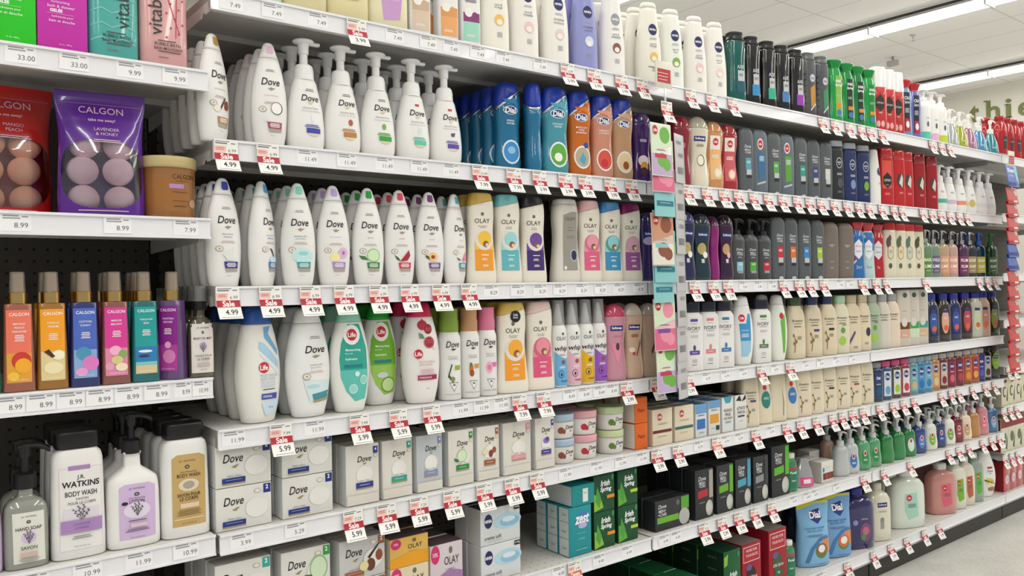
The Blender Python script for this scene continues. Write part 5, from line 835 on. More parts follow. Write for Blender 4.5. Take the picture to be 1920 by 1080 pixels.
# fluorescent fixtures
def part_mesh(nm, fn):
    mb = MB(); fn(mb); return mb.mesh(nm)
hous = part_mesh('housing', lambda q: (q.box(-.17, .17, -.605, .605, -.02, 0, mat('d8d8d4', .5)), q.box(-.17, -.155, -.605, .605, -.05, -.02, mat('3a3a3a', .6)), q.box(-.12, .12, -.6, .6, -.06, -.02, mat('e4e4e0', .5))))
difm = part_mesh('tube', lambda q: q.loft([[(.1*math.cos(t), y, -.085+.035*math.sin(t)) for t in [2*math.pi*j/12 for j in range(12)]] for y in (-.585, -.5, .5, .585)], mat('fffaf0', .5, emit=7)))
endm = part_mesh('end_cap', lambda q: q.box(-.11, .11, -.605, -.585, -.12, -.05, mat('dcdcd6', .4)))
ordn = ['first', 'second', 'third', 'fourth', 'fifth', 'sixth', 'seventh', 'eighth', 'ninth', 'tenth', 'eleventh', 'twelfth', 'thirteenth', 'fourteenth', 'fifteenth', 'sixteenth', 'seventeenth', 'eighteenth', 'nineteenth', 'twentieth']
for ri, x in enumerate(ROWS):
    for i in range(NTUBE):
        r = link('ceiling_light', None, loc=(x, ROW_Y0-TUBE*(i+.5), CEIL))
        tag(r, 'long white fluorescent ceiling light, %s from its row end, %s row from left' % (ordn[i], ordn[ri]), 'ceiling light', 'fluorescent ceiling lights')
        link('housing', hous, r); link('tube', difm, r); link('end_cap', endm, r)
q = link('sprinkler_head', part_mesh('sprinkler_head', lambda q: (q.lathe([(-.0, .035), (-.012, .03)], metal()), q.lathe([(-.06, .008), (-.01, .01)], metal()), q.lathe([(-.075, .02), (-.07, .02)], metal()))), loc=(3.354*2.88, 1.594*2.88, CEIL)); tag(q, 'small metal sprinkler head on ceiling between the two bright light rows', 'sprinkler')
dv = fw+rt*((1674-960)/FPX)-up*((118-540)/FPX); dv *= 2.8/dv.z
q = link('hanging_sensor', None, loc=(dv.x, dv.y, CEIL)); tag(q, 'small grey box hanging from ceiling above the white capped bottles', 'sensor')
link('bracket', part_mesh('bracket', lambda q: q.box(-.01, .01, -.01, .01, -.05, 0, metal('9a9a9a'))), q); link('box', part_mesh('box', lambda q: q.box(-.03, .03, -.07, .07, -.12, -.05, mat('b4aeb4', .5), .01)), q)

# ------------------------------------------------------------------ gondola
SHZ = {'A': .5762, 'B': .2886, 'C': .0045, 'D': -.2715, 'E': -.474, 'F': -.7242, 'G': -1.02}
LZ = {'L1': .4166, 'L2': .1349, 'L3': -.1688, 'L4': -.4702, 'L5': -.75, 'L6': -1.02}
RZ = {'R1': .5762, 'R2': .30, 'R3': .02, 'R4': -.2, 'R5': -.42, 'R6': -.61, 'R7': -.83, 'R8': -1.02}
SNAME = dict(zip('ABCDEFG', ['top', 'second', 'third', 'fourth', 'fifth', 'sixth', 'bottom']))
SNAME.update({'L1': 'top', 'L2': 'second', 'L3': 'third', 'L4': 'fourth', 'L5': 'fifth', 'L6': 'bottom'})
SNAME.update({'R1': 'top', 'R2': 'second', 'R3': 'third', 'R4': 'fourth', 'R5': 'fifth', 'R6': 'sixth', 'R7': 'seventh', 'R8': 'bottom'})
BN = {-1: 'leftmost bay', 0: 'second bay', 1: 'third bay', 2: 'fourth bay', 3: 'fifth bay'}
ALLZ = {**SHZ, **LZ, **RZ}
BACKY = FY+.42
DECK = dotmat('d4d2cd', '8a8884', .0254, .0022, ('X', 'Y')); PEG = dotmat('55504b', '141312', .0254, .0032, ('X', 'Z'), .7)
RAIL = mat('e9e9ee', .3, coat=.3); STEEL = mat('c2c0bc', .4); STEEL2 = mat('d6d5d1', .35); DARKM = mat('2a2826', .5)
def shelf_parts(base, punched=False):
    L = BAY-.008; out = []
    h = .05 if base else .018
    out.append(('deck', part_mesh('deck', lambda q: (q.box(0, L, 0, .415, -h, -.001, STEEL), q.box(0, L, 0, .415, -.001, 0, DECK if punched or base else STEEL2), q.box(0, L, .0, .012, -.036, -.001, STEEL)))))
    out.append(('price_rail', part_mesh('price_rail', lambda q: (q.box(0, L, -.005, -.001, -.036, .0005, RAIL), q.box(0, L, -.009, -.004, -.003, .0015, RAIL), q.box(0, L, -.009, -.004, -.038, -.034, RAIL)))))
    if not base:
        out.append(('stiffener', part_mesh('stiffener', lambda q: q.box(0, L, .205, .225, -.03, -.018, STEEL))))
        for x in (0, L-.003):
            def pl(q, x=x):
                P = [(0, -.001), (0, -.034), (.03, -.038), (.05, -.03), (.06, -.04), (.415, -.05), (.415, -.001)]
                vs = [(x, a, c) for a, c in P]+[(x+.003, a, c) for a, c in P]; n = len(P)
                q.add(vs, [list(range(n))[::-1], list(range(n, 2*n))]+[(i, (i+1) % n, n+(i+1) % n, n+i) for i in range(n)], STEEL)
            out.append(('side_bracket', part_mesh('side_bracket', pl)))
    else:
        out.append(('kick_plate', part_mesh('kick_plate', lambda q: q.box(0, L, .012, .03, -(CAMZ-1.02)+.001, -.036, DARKM))))
    return out
SP = {False: shelf_parts(False), True: shelf_parts(True), 'p': shelf_parts(False, True)}
for bi in range(-1, 4):
    zz = LZ if bi == -1 else RZ if bi == 3 else SHZ
    for nm, z in zz.items():
        base = z < -1
        r = link('shelf', None, loc=(J0+bi*BAY+.004, FY, CAMZ+z)); tag(r, 'white metal shelf with price rail, %s level of the %s' % (SNAME[nm], BN[bi]), 'shelf', 'store shelves')
        for pn, pm in SP['p' if nm in ('F', 'L5', 'R7') else base]: link(pn, pm, r)
    r = link('back_panel', part_mesh('back_panel', lambda q: q.box(.012, BAY-.012, 0, .006, .05, CAMZ+.585, PEG)), loc=(J0+bi*BAY, BACKY, 0)); tag(r, 'dark perforated back panel behind the shelves of the %s' % BN[bi], 'panel', 'pegboard panels')
for bi in range(-1, 5):
    r = link('upright_post', part_mesh('upright_post', lambda q: q.box(-.011, .011, 0, .04, 0, CAMZ+.6, DARKM)), loc=(J0+bi*BAY, BACKY-.0005, 0))
    tag(r, 'dark slotted upright post between shelf bays, %s from the left' % ordn[bi+1], 'post', 'upright posts')

# ------------------------------------------------------------------ placing the products
def xat(u, y, z):
    a = [(u-960)*fw[i]-FPX*rt[i] for i in range(3)]
    return -(a[1]*y+a[2]*z)/a[0]
def zat(u, v, y):
    x = xat(u, y, 0); a = [(540-v)*fw[i]-FPX*up[i] for i in range(3)]
    return -(a[0]*x+a[1]*y)/a[2]
zat0 = zat
def bay_of(x): return max(-1, min(3, math.floor((x-J0)/BAY)))
def row(sh, items):
    Z = ALLZ[sh]; L = []
    for it in items:
        key, u = it[0], it[1]; back = it[2] if len(it) > 2 else 0; rot = it[3] if len(it) > 3 else 0; st = it[4] if len(it) > 4 else 0; dz = it[5] if len(it) > 5 else 0
        k = KIND[key]; y0 = FY+.014+k['d']/2+st; ph = math.degrees(math.atan2(xat(u, y0, Z), y0))
        if k['t'] == 'b' and rot == 0: rot = -max(0, ph-15)*.45
        a = math.radians(rot)
        nn = SH[k['shape']][0] if k['t'] == 'b' else 40; we = ((abs(math.cos(a))/k['w'])**nn+(abs(math.sin(a))/k['d'])**nn)**(-1/nn); de = math.hypot(k['d']*math.cos(a), k['w']*math.sin(a))
        y = FY+.014+de/2+st
        L.append(dict(key=key, de=de, x=xat(u, y-de*.25, Z), y=y, w=we, d=de, rot=rot, back=back, dz=dz, sc=1., st=st))
    for lev in sorted(set(i['dz'] for i in L)):
        G = sorted([i for i in L if i['dz'] == lev and i['st'] < .05], key=lambda i: i['x'])
        for i in G: i['x0'] = i['x']
        for _ in range(60):
            for a, b in zip(G, G[1:]):
                o = (a['w']+b['w'])/2+.0015-(b['x']-a['x'])
                if o > 0:
                    a['x'] = max(a['x0']-.014, a['x']-o/2); b['x'] = min(b['x0']+.014, b['x']+o/2)
        for a, b in zip(G, G[1:]):
            g = (b['x']-a['x'])/((a['w']+b['w'])/2+.0012)
            if g < 1: a['sc'] = min(a['sc'], g); b['sc'] = min(b['sc'], g)
    for i in L:
        i['sc'] = max(.45, i['sc'])
        for kx in range(i['back']+1):
            y = i['y']+kx*(i['de']*.98+.006)
            if kx and y+i['de']/2 > BACKY-.003: break
            jx = random.uniform(-.002, .002) if kx else 0
            put(i['key'], i['x']+jx, y, CAMZ+Z+i['dz']+.0012, i['rot'], (sh, bay_of(i['x']), kx, i['dz'], i['x']), i['sc'])

row('L1', [('ge_green', 32, 2), ('ge_pink', 119, 2), ('vi_teal', 207, 2), ('vi_pink', 297, 3)])
row('L2', [('calgon_tub', 323, 1)])
row('L3', [('mi_green', -12), ('mi_coral', 43, 0), ('mi_yellow', 101, 1), ('mi_blue', 160, 1), ('mi_pink', 216, 2), ('mi_teal', 270, 2), ('mi_purple', 325, 0, -42), ('oilmist', 370, 2)])
row('L4', [('lavtube', -12), ('handsoap', 60, 1), ('wash_w', 153, 2), ('lotion_l', 250, 2), ('wash_t', 335, 3)])
row('L5', [('backwhite', 150, 1), ('backwhite', 250, 1)])
row('A', [('cr_mint', 487, 1), ('cr_van', 573, 1), ('cr_yel', 652, 1), ('cr_pur', 724, 1), ('st_oat', 788, 1), ('st_peach', 841, 1), ('st_orchid', 883, 1), ('nv_orange', 931, 1), ('nv_rose', 987, 2), ('nv_creme', 1045, 2), ('nv_blue', 1100, 2), ('nv_cocoa', 1152, 3), ('nv_orange', 1222, 2), ('nv_lime', 1264, 2), ('nv_rose', 1308, 1), ('nv_pearl', 1346, 1),
   ('ax_teal', 1384, 1), ('ax_blue', 1413, 1), ('ax_mint', 1443, 1), ('ax_steel', 1469, 1), ('ax_violet', 1496, 1), ('dm_gold', 1519, 1), ('dm_green', 1543, 1), ('ir_lime', 1569, 1), ('ir_dark', 1591, 1), ('ir_deep', 1611, 1), ('ir_side', 1632, 1),
   ('os_white', 1654, 1), ('os_white', 1669, 1), ('os_white', 1683, 1), ('os_blue', 1699, 1), ('os_purp', 1718, 1), ('fp_teal', 1737, 1), ('fp_pink', 1753, 1), ('fp_lime', 1769, 1), ('tp_clear', 1787, 1), ('tp_lime', 1805, 1), ('tp_mauve', 1822, 1), ('tp_blue', 1841, 1), ('tp_teal', 1863, 1)])
row('R1', [('redcap', 1880, 1), ('redcap', 1893, 1), ('redcap', 1906, 1), ('redcap', 1918, 1)])
row('B', [('dv_gold', 404, 4, 30), ('dv_coco', 511, 4), ('pu_blue', 576, 3), ('pu_tan', 646, 3), ('pu_green', 713, 3), ('pu_mint', 779, 3), ('pu_violet', 841, 3), ('di_spring', 962, 6, 0, .035), ('di_spring', 1005, 0, 62), ('di_coco', 1042), ('di_orange', 1090, 1), ('di_pink', 1132, 1), ('di_tan', 1170, 1), ('so_purple', 1207, 1),
   ('so_red', 1282, 1), ('so_white', 1314, 1), ('li_orange', 1342, 1), ('li_red', 1369, 1), ('mn_aqua', 1400, 1), ('lm_blue', 1426, 1), ('mn_green', 1452, 1), ('lm_green', 1476, 1), ('mn_teal', 1502, 1), ('mn_navy', 1526, 1), ('mn_white', 1549, 1), ('nm_black', 1570, 1), ('nm_navy', 1595, 1), ('nm_lime', 1620, 1), ('nv_edge', 1642, 1),
   ('os_capt', 1664, 1), ('os_red', 1686, 1), ('os_red', 1702, 1), ('os_dark', 1725, 1), ('os_dark', 1748, 1), ('wf_teal', 1766, 1), ('wf_lilac', 1784, 1), ('wf_coral', 1803, 1), ('wf_flower', 1822, 1), ('wf_plain', 1842, 1), ('wf_plain', 1858, 1)])
row('C', [('dv_blue', 423, 4, 12), ('dv_sky', 497, 4, 38), ('dv_mint', 564, 3), ('dv_lilac', 630, 2), ('dv_green', 695, 3), ('dv_red', 754, 2), ('dv_plum', 812, 2), ('dv_teal', 862, 2, 20), ('ol_gold', 908, 2), ('ol_aqua', 955, 2), ('ol_black', 997, 2), ('ol_silver', 1073), ('ol_pink', 1113, 1), ('ol_sky', 1149, 1), ('ol_wine', 1184, 1), ('so_purple2', 1213, 1),
   ('so_indigo', 1291, 1), ('so_night', 1319, 1), ('so_magenta', 1343, 1, 60), ('so_plum', 1364, 1), ('mp_aqua', 1385, 2), ('mp_green', 1411, 2), ('mp_red', 1436, 2), ('mn_red', 1460, 1), ('mn_orange', 1484, 1), ('mn_blue', 1509, 1), ('mn_lime', 1534, 1), ('method', 1558, 1), ('method', 1587, 1),
   ('os_tri', 1611, 1), ('os_icy', 1630, 1), ('os_crim', 1648, 1), ('oc_grape', 1669, 1), ('oc_leaf', 1688, 1), ('oc_blue', 1705, 1), ('oc_pine', 1722, 1), ('hp_basil', 1740, 1), ('hp_mint', 1755, 1), ('hp_peach', 1771, 1), ('hp_rose', 1788, 1), ('hp_plum', 1808, 1), ('hp_dark', 1823, 1), ('hp_sea', 1840, 1), ('hp_forest', 1862, 1)])
row('D', [('life_blue', 489, 3, 12), ('dv_large', 583, 2, 6), ('life_teal', 661, 2), ('life_green', 716, 1, -6, .05), ('pome', 763, 0, -8, .075), ('pome', 795), ('ms_green', 855, 2), ('ms_tan', 895, 2), ('ms_pink', 926, 2), ('ol_gold2', 960, 2), ('ol_pink2', 1011, 1), ('wh_blue', 1048, 1), ('wh_pink', 1078, 1), ('wh_yel', 1105, 1), ('wh_vio', 1129, 1), ('so_pink', 1157, 1), ('so_vanilla', 1190, 1), ('so_beige', 1215, 0),
   ('iv_violet', 1303, 1), ('iv_coral', 1332, 1), ('iv_blue', 1359, 1), ('lw_blue', 1397, 1), ('iv_green', 1431, 1), ('lw_green', 1463, 1), ('av_green', 1496, 1), ('av_navy', 1528, 1), ('av_navy2', 1556, 1), ('av_mint', 1582, 1), ('av_lav', 1604, 1), ('av_fig', 1625, 1), ('av_leaf', 1643, 1), ('av_clear', 1658, 1), ('av_cream', 1673, 1),
   ('pn_brown', 1692, 1), ('pn_green', 1712, 1), ('pn_teal', 1729, 1), ('dk_navy', 1750, 1), ('dk_brown', 1772, 1), ('dk_blue', 1792, 1), ('dk_maroon', 1813, 1), ('dk_milk', 1832, 1), ('dk_rose', 1847, 1), ('dk_olive', 1864, 1)])
row('E', [('bx_blue', 455, 3), ('bx_blue', 455, 3, 0, 0, .0845), ('bx_blue', 574, 3), ('bx_blue', 574, 3, 0, 0, .0845), ('bt_blue', 677, 2), ('bt_teal', 742, 2), ('bt_grey', 802, 2), ('bt_green', 861, 2), ('bt_brown', 912, 2), ('bt_pink', 966, 2), ('bt_violet', 1018, 2),
   ('jr_blue', 1058, 1), ('jr_blue', 1058, 1, 0, 0, .0655), ('jr_pink', 1101, 1), ('jr_pink', 1101, 1, 0, 0, .0655), ('jr_green', 1152, 1), ('jr_green', 1152, 1, 0, 0, .0655), ('pears', 1196, 2), ('pears', 1196, 2, 0, 0, .0742),
   ('lb_wine', 1238, 2), ('lb_teal', 1279, 2), ('al_blue', 1308, 2), ('al_gold', 1333, 2), ('ff_teal', 1358, 2), ('ff_black', 1383, 2), ('aw_vio', 1407, 1), ('aw_teal', 1438, 1), ('aw_side', 1463, 1), ('aw_blue', 1482, 1), ('aw_plain', 1503, 1), ('aw_plain', 1528, 1), ('aw_dark', 1555, 1), ('aw_plain', 1580, 1), ('aw_red', 1602, 1), ('aw_plain', 1625, 1),
   ('sm_navy', 1645, 1), ('sm_blue', 1662, 1), ('sm_lime', 1680, 1), ('sm_berry', 1697, 1), ('sm_aqua', 1712, 1), ('sm_sky', 1726, 1), ('sm_ice', 1739, 1), ('sm_honey', 1752, 1), ('sm_cola', 1768, 1), ('sm_cherry', 1783, 1), ('sm_wine', 1798, 1), ('sm_amber', 1813, 1), ('sm_gold', 1827, 1), ('sm_indigo', 1838, 1), ('sm_black', 1850, 1), ('sm_disc', 1865, 1)])
row('F', [('bx_teal', 455, 3), ('bx_green', 572, 3), ('bx_shea', 677, 3), ('bx_teal', 455, 3, 0, 0, .0935), ('bx_green', 572, 3, 0, 0, .0915), ('bx_shea', 677, 3, 0, 0, .0895), ('oy_gold', 763, 2), ('oy_amber', 763, 2, 0, 0, .0912), ('oy_purp', 832, 2), ('nivea_bar', 934, 2), ('nivea_bar', 934, 1, 0, 0, .0892), ('zest', 1084, 2), ('zest_top', 1082, 0, 0, 0, .1312), ('ib_orange', 1129, 3), ('ib_orange', 1129, 3, 0, 0, .1012), ('ib_lime', 1173, 3), ('ib_lime', 1173, 3, 0, 0, .1012),
   ('mb_wide', 1256, 1), ('mb_red', 1316, 3), ('mb_green', 1355, 2), ('mb_aqua', 1389, 2), ('mb_grey', 1422, 2), ('mb_tall', 1459, 1), ('purell', 1487, 1), ('trio', 1512, 0), ('nail', 1546, 1), ('wine', 1522, 0, 0, .09), ('hd_peach', 1556, 0, -10, .09), ('hd_clear', 1582, 0), ('hd_ice', 1600, 0), ('hd_mint', 1622, 1), ('hd_mint', 1642, 1), ('hd_green', 1666, 2), ('hd_green', 1688, 2), ('hd_emer', 1708, 2), ('hd_blue', 1728, 1), ('hd_lime', 1748, 1), ('hd_navy', 1765, 1), ('hd_white', 1782, 1), ('hd_ruby', 1798, 1), ('hd_cream', 1813, 1), ('hd_amber', 1829, 1), ('hd_rose', 1845, 1), ('hd_sky', 1863, 1)])
row('G', [('ig_leaf', 1180, 2), ('ig_aloe', 1285, 2), ('ig_pack', 1362, 2), ('ob_dark', 1400, 2), ('ob_fiji', 1449, 2), ('purell', 1483, 1), ('pk_peach', 1060, 1), ('pk_blue', 1110, 1), ('tk_navy', 1500, 0, 0, .2), ('po_coco', 1532), ('po_peach', 1574), ('tk_purp', 1614), ('tk_cream', 1652), ('tk_milk', 1668, 0, 0, .17), ('tk_mint', 1708), ('tk_brown', 1740, 0, 0, .16), ('tk_rose', 1773), ('tk_leaf', 1801), ('tk_coral', 1815), ('tk_lime', 1830), ('dv_vanilla', 1852, 1)])
row('R8', [('far_red', 1880, 1), ('far_red', 1892, 1), ('far_red', 1904, 1), ('far_red', 1916, 1)])
row('R7', [('far_cap', 1880, 1), ('far_cap', 1892, 1), ('far_cap', 1904, 1), ('far_cap', 1916, 1)])
row('R6', [('far_cream', 1880, 1), ('far_cream', 1892, 1), ('far_cream', 1904, 1), ('far_cream', 1916, 1)])

# pouches of bath balls on the leftmost bay
def fizz_pouch(x, y, z, Wd, H, D, c, bc, desc, bdesc, rot, n_cols, words):
    n, P = SH['pouch']; R = smooth_prof([(q*H, a*Wd/2, b*D/2) for q, a, b in P], 26); pm = mat(c, .2, coat=.5); film = clear('ffffff', .3, 1.25)
    mb = MB(); N = 220; rings = [ring(a[1], a[2], a[0], n, N) for a in R]; mb.loft(rings, pm)
    k = mb.mi(film)
    for i, f in enumerate(mb.f):
        if len(f) == 4:
            cx = sum(mb.v[j][0] for j in f)/4; cy = sum(mb.v[j][1] for j in f)/4; cz = sum(mb.v[j][2] for j in f)/4
            if cy < -.001 and (abs(cx)/(.44*Wd))**3+(abs(cz-.33*H)/(.27*H))**3 < 1: mb.m[i] = k
    root = link('bath_ball_pouch', None, loc=(x, y, z)); root.rotation_euler = (0, 0, math.radians(rot)); tag(root, desc, 'pouch', 'pouches of bath balls')
    link('bag', mb.mesh('bag'), root)
    L = decals([('t', 'CALGON', 0, .85, .055, 'd8bccc', 1.25, 0, .0), ('t', 'take me away!', 0, .765, .032, 'e0c8d8', 1.1, 0, .01)]+[('t', s, .1, .69-.04*i, .026, 'd8b8cc', .7) for i, s in enumerate(words)]+[('b', .1, .6, .7, 2, 'd8b8cc'), ('r', -.9, .9, .9, .902, 'd8a8c0'), ('b', 0, .04, 1.3, 1, 'e0c0d0')], Skin(R, n), Wd, H, 'label', .001)
    link('label', L, root)
    bm_ = MB(); bm_.lathe([(-.028*math.cos(math.pi*i/14), max(.0004, .028*math.sin(math.pi*i/14))) for i in range(15)], mat(bc, .75), n=24); me = bm_.mesh('ball')
    pos = [(-.03, .031), (.03, .031), (-.031, .083), (.028, .084), (-.028, .131), (.03, .13)]
    nm = ['lower left', 'lower right', 'middle left', 'middle right', 'upper left', 'upper right']
    for (a, b), q in zip(pos, nm):
        rr = math.radians(rot); o = link('bath_ball', me, loc=(x+a*math.cos(rr), y+a*math.sin(rr), z+b+.001)); o.scale = (.95, .95, .93)
        tag(o, 'round %s bath ball, %s in the %s' % (bdesc, q, desc.split(' with')[0].split(' of')[0]), 'bath ball', bdesc+' bath balls')
for args in [(.186, FY+.125, 'b8201e', 'ffc4a8', 'red pouch with clear window at left frame edge', 'peach', 4, .236, ['MANGO', 'PEACH']), (.328, FY+.056, '5a2090', 'f4d4e4', 'purple pouch with clear window beside brown tub', 'lilac', -6, .228, ['LAVENDER', '& HONEY'])]:
    fizz_pouch(args[0], args[1], CAMZ+LZ['L2']+.0012, .15, args[7], .078, args[2], args[3], args[4], args[5], args[6], 2, args[8])

# ------------------------------------------------------------------ price tags and labels
def sheet(mb, x0, x1, t0, t1, m, lay, curve):
    n = max(1, int((t1-t0)/.1)+1); vs = []; 
    for i in range(n+1):
        t = t0+(t1-t0)*i/n; yy, zz = curve(t)
        vs += [(x0, yy-lay*.00012, zz), (x1, yy-lay*.00012, zz)]
    mb.add(vs, [(2*i, 2*i+2, 2*i+3, 2*i+1) for i in range(n)], m)
def strtext(mb, s, cx, ct, h, m, lay, curve, Ht, maxw, bold=0.):
    vs, fs, wd = text2d(s, bold); sx = min(1, maxw/(wd*h)); out = []
    for x, z in vs:
        t = ct-z*h/Ht; yy, zz = curve(t); out.append((cx+x*h*sx, yy-lay*.00012, zz))
    mb.add(out, fs, m)
TAGM = {}
def sale_tag(old, price, word='Sale', pale=False):
    k = (old, price, word, pale)
    if k in TAGM: return TAGM[k]
    W_, H_ = .046, .063
    cv = lambda t: (-.0095-.020*max(0, t-.3)**1.6*1.7, -H_*t+.003*max(0, t-.4)**2)
    mb = MB(); R_ = W_/2; red = ink('b02030' if not pale else 'd86a50')
    sheet(mb, -R_, R_, 0, 1, paper('eeedea'), 0, cv)
    sheet(mb, -R_, R_, 0, 1, paper('e0deda'), -1.5, cv)
    for a, b, c, d in ((-.9, .3, .05, .075), (-.9, .1, .1, .14), (.4, .8, .1, .13)): sheet(mb, a*R_, b*R_, c, d, ink('77777a'), 1, cv)
    sheet(mb, -R_*.98, 0, .2, .4, ink('efc0b8'), 1, cv); sheet(mb, -R_*.8, -R_*.2, .25, .27, ink('c06a60'), 2, cv); sheet(mb, -R_*.85, -R_*.15, .3, .32, ink('c06a60'), 2, cv)
    strtext(mb, old, R_*.5, .335, .0065, ink('44444a'), 2, cv, H_, R_*.85)
    sheet(mb, -R_, R_, .42, .635, red, 1, cv); strtext(mb, word, 0, .525, .0112, ink('f6f2f0'), 2, cv, H_, W_*.66, .025)
    strtext(mb, price, R_*.15, .79, .0105, ink('2a2a2e'), 2, cv, H_, W_*.62, .015); sheet(mb, -R_*.8, R_*.9, .94, .955, ink('77777a'), 1, cv)
    TAGM[k] = mb.mesh('price_tag'); return TAGM[k]
def rail_label(price):
    if price in TAGM: return TAGM[price]
    cv = lambda t: (-.0056, -.003-.029*t); mb = MB(); R_ = .023
    sheet(mb, -R_, R_, 0, 1, paper('f0f0f2'), 0, cv)
    for a, b, c, d in ((-.8, .2, .08, .16), (-.8, .3, .22, .3), (.4, .8, .12, .2)): sheet(mb, a*R_, b*R_, c, d, ink('9a9aa2'), 1, cv)
    strtext(mb, price, R_*.35, .66, .0085, ink('55555c'), 1, cv, .029, R_*1.1, .0)
    TAGM[price] = mb.mesh('price_label'); return TAGM[price]
TAGS = []
def tags(sh, kind, arr, price, old='6.99', word='Sale'):
    for q in arr:
        u, p, o = (q, price, old) if not isinstance(q, tuple) else (q[0], q[1], q[2] if len(q) > 2 else old)
        me = sale_tag(o, p, word, word != 'Sale') if kind == 's' else rail_label(p)
        x = xat(u-(3 if kind == 's' else 0), FY-.01, ALLZ[sh]-.03)
        ob = link('price_tag' if kind == 's' else 'price_label', me, loc=(x, FY+(-.0006 if kind == 's' else 0), CAMZ+ALLZ[sh]+(.0008 if kind == 's' else 0)))
        if kind == 's': ob.rotation_euler = (0, 0, math.radians(random.uniform(-3, 3)))
        TAGS.append((ob, sh, bay_of(x), kind, p, x, word))
tags('L1', 'l', [(40, '33.00'), (140, '33.00'), (245, '9.99'), (330, '9.99')], '')
tags('L2', 'l', [(30, '8.99'), (222, '8.99'), (350, '7.99')], '')
tags('L3', 'l', [20, 78, 134, 188, 242, 296, 345, (378, '10.99')], '8.99')
tags('L4', 'l', [(65, '9.99'), (165, '10.99'), (262, '11.99'), (350, '10.99')], '')
tags('A', 'l', [435, 513, 598, 742, 805, 848, 898, 946, 1015], '7.49'); tags('A', 's', [672], '3.99', '5.99'); tags('A', 's', [1067, 1117, 1168, 1207, 1298, 1337, 1377, 1545, 1568, 1595, 1618, 1635, 1657, 1750, 1768, 1783], '3.99')
tags('B', 's', [427, 505], '4.99'); tags('B', 'l', [578, 652, 723, 788, 848], '11.49'); tags('B', 's', [903, 966], '7.99', '10.49'); tags('B', 's', [1014, 1063, 1100, 1147, 1187], '3.99', '7.49')
tags('B', 's', [(1293, '3.99'), (1328, '2.99'), (1361, '3.99'), 1387, 1416, 1443, 1470, 1497, 1521, 1542, 1567, 1590, 1612, 1632, 1656, 1678, 1694, 1732, 1750, 1767, 1784, 1801, 1816], '4.99', '7.49')
tags('C', 's', [430, 510, 585, 648, 713, 771, 830, 882], '4.99'); tags('C', 'l', [923, 973, 1015, 1052, 1093, 1128, 1163, 1200], '8.29'); tags('C', 's', [1305, 1340, 1368], '2.99', '7.49'); tags('C', 'l', [1396, 1424, 1450, 1577, 1595], '7.49'); tags('C', 's', [1472, 1501, 1522, 1547, 1620, 1645, 1664, 1738, 1838, 1853, 1868], '4.99', '7.49')
tags('D', 'l', [440, 592], '11.99'); tags('D', 's', [530, 677, 750, 812], '5.99', '7.99'); tags('D', 'l', [866, 905, 942], '11.99'); tags('D', 's', [977, 1022], '7.99', '12.99'); tags('D', 'l', [1070, 1098, 1126, 1150], '8.49'); tags('D', 's', [1178, 1235, 1293], '2.99', '7.49'); tags('D', 'l', [1327, 1362, 1395, 1455, 1512, 1540, 1570, 1600], '4.79'); tags('D', 's', [1430, 1484], '2.99', '4.49')
tags('E', 'l', [(455, '3.99'), (556, '5.29')], ''); tags('E', 's', [665, 728, 789, 850, 911, 963, 1010], '5.99', '7.29'); tags('E', 'l', [1062, 1120, 1166, 1205], '11.99'); tags('E', 's', [1235, 1274], '3.99', '4.79'); tags('E', 's', [1347], '3.99', '7.49', 'Clearance'); tags('E', 'l', [1312, 1362, 1388, 1447], '4.79')
tags('E', 's', [1420, 1478, 1504, 1534, 1564, 1582, 1602, 1621, 1652, 1677, 1697, 1717, 1768, 1786, 1801, 1826, 1850, 1867], '8.99', '11.99')
tags('F', 'l', [970, 1050, 1125, 1178, 1247, 1270, 1490, 1515, 1530, 1570], '4.49'); tags('F', 's', [1080], '2.99', '3.49', 'Clearance'); tags('F', 's', [1323, 1357, 1388, 1418, 1450, 1623, 1660, 1710, 1782, 1801, 1819, 1845, 1862, 1877], '5.99', '7.29')
tags('G', 's', [1545, 1592, 1641, 1674, 1703, 1736, 1764], '5.99', '7.29')
tags('R5', 's', [1893, 1905], '3.99'); tags('R6', 's', [1884, 1897, 1909], '3.99'); tags('R7', 's', [1887, 1899, 1911], '3.99')

byrail = {}
for q in TAGS: byrail.setdefault(q[1], []).append(q)
for L in byrail.values():
    L.sort(key=lambda q: q[5])
    for i, (a, b) in enumerate(zip(L, L[1:])):
        g = (b[5]-a[5])/.0475
        if g < 1: a[0].scale.x = min(a[0].scale.x, max(.6, g)); b[0].scale.x = min(b[0].scale.x, max(.6, g))
    for i, q in enumerate(L): q[0].location.y -= .0005*(i % 2)
# ------------------------------------------------------------------ clip strips hanging at the shelf fronts
def strip_header(x, y, z, red_label, desc):
    r = link('clip_strip', None, loc=(x, y, z)); tag(r, desc, 'clip strip')
    mb = MB(); mb.box(-.03, .04, -.001, .001, -.075, .0, mat('d8d6c8', .3), .0004); link('header_card', mb.mesh('header_card'), r)
    mb = MB(); mb.box(-.022, .032, -.0018, -.0012, -.06, -.022, mat('b4242c', .4))
    for i, ww in enumerate((.022, .02, .018)): mb.box(-ww, ww, -.0024, -.0018, -.035-i*.009, -.033-i*.009, mat('e8c8c4', .4))
    link('red_label', mb.mesh('red_label'), r)
    mb = MB(); mb.box(.006, .014, -.001, .001, -red_label, -.075, clear('e8e8e8', .3, .6)); link('strip', mb.mesh('strip'), r)
    mb = MB(); mb.tube([(.01, .0, -.02), (.01, .03, -.01), (.01, .06, -.0)], .002, metal('b0b0b0')); link('hook', mb.mesh('hook'), r)
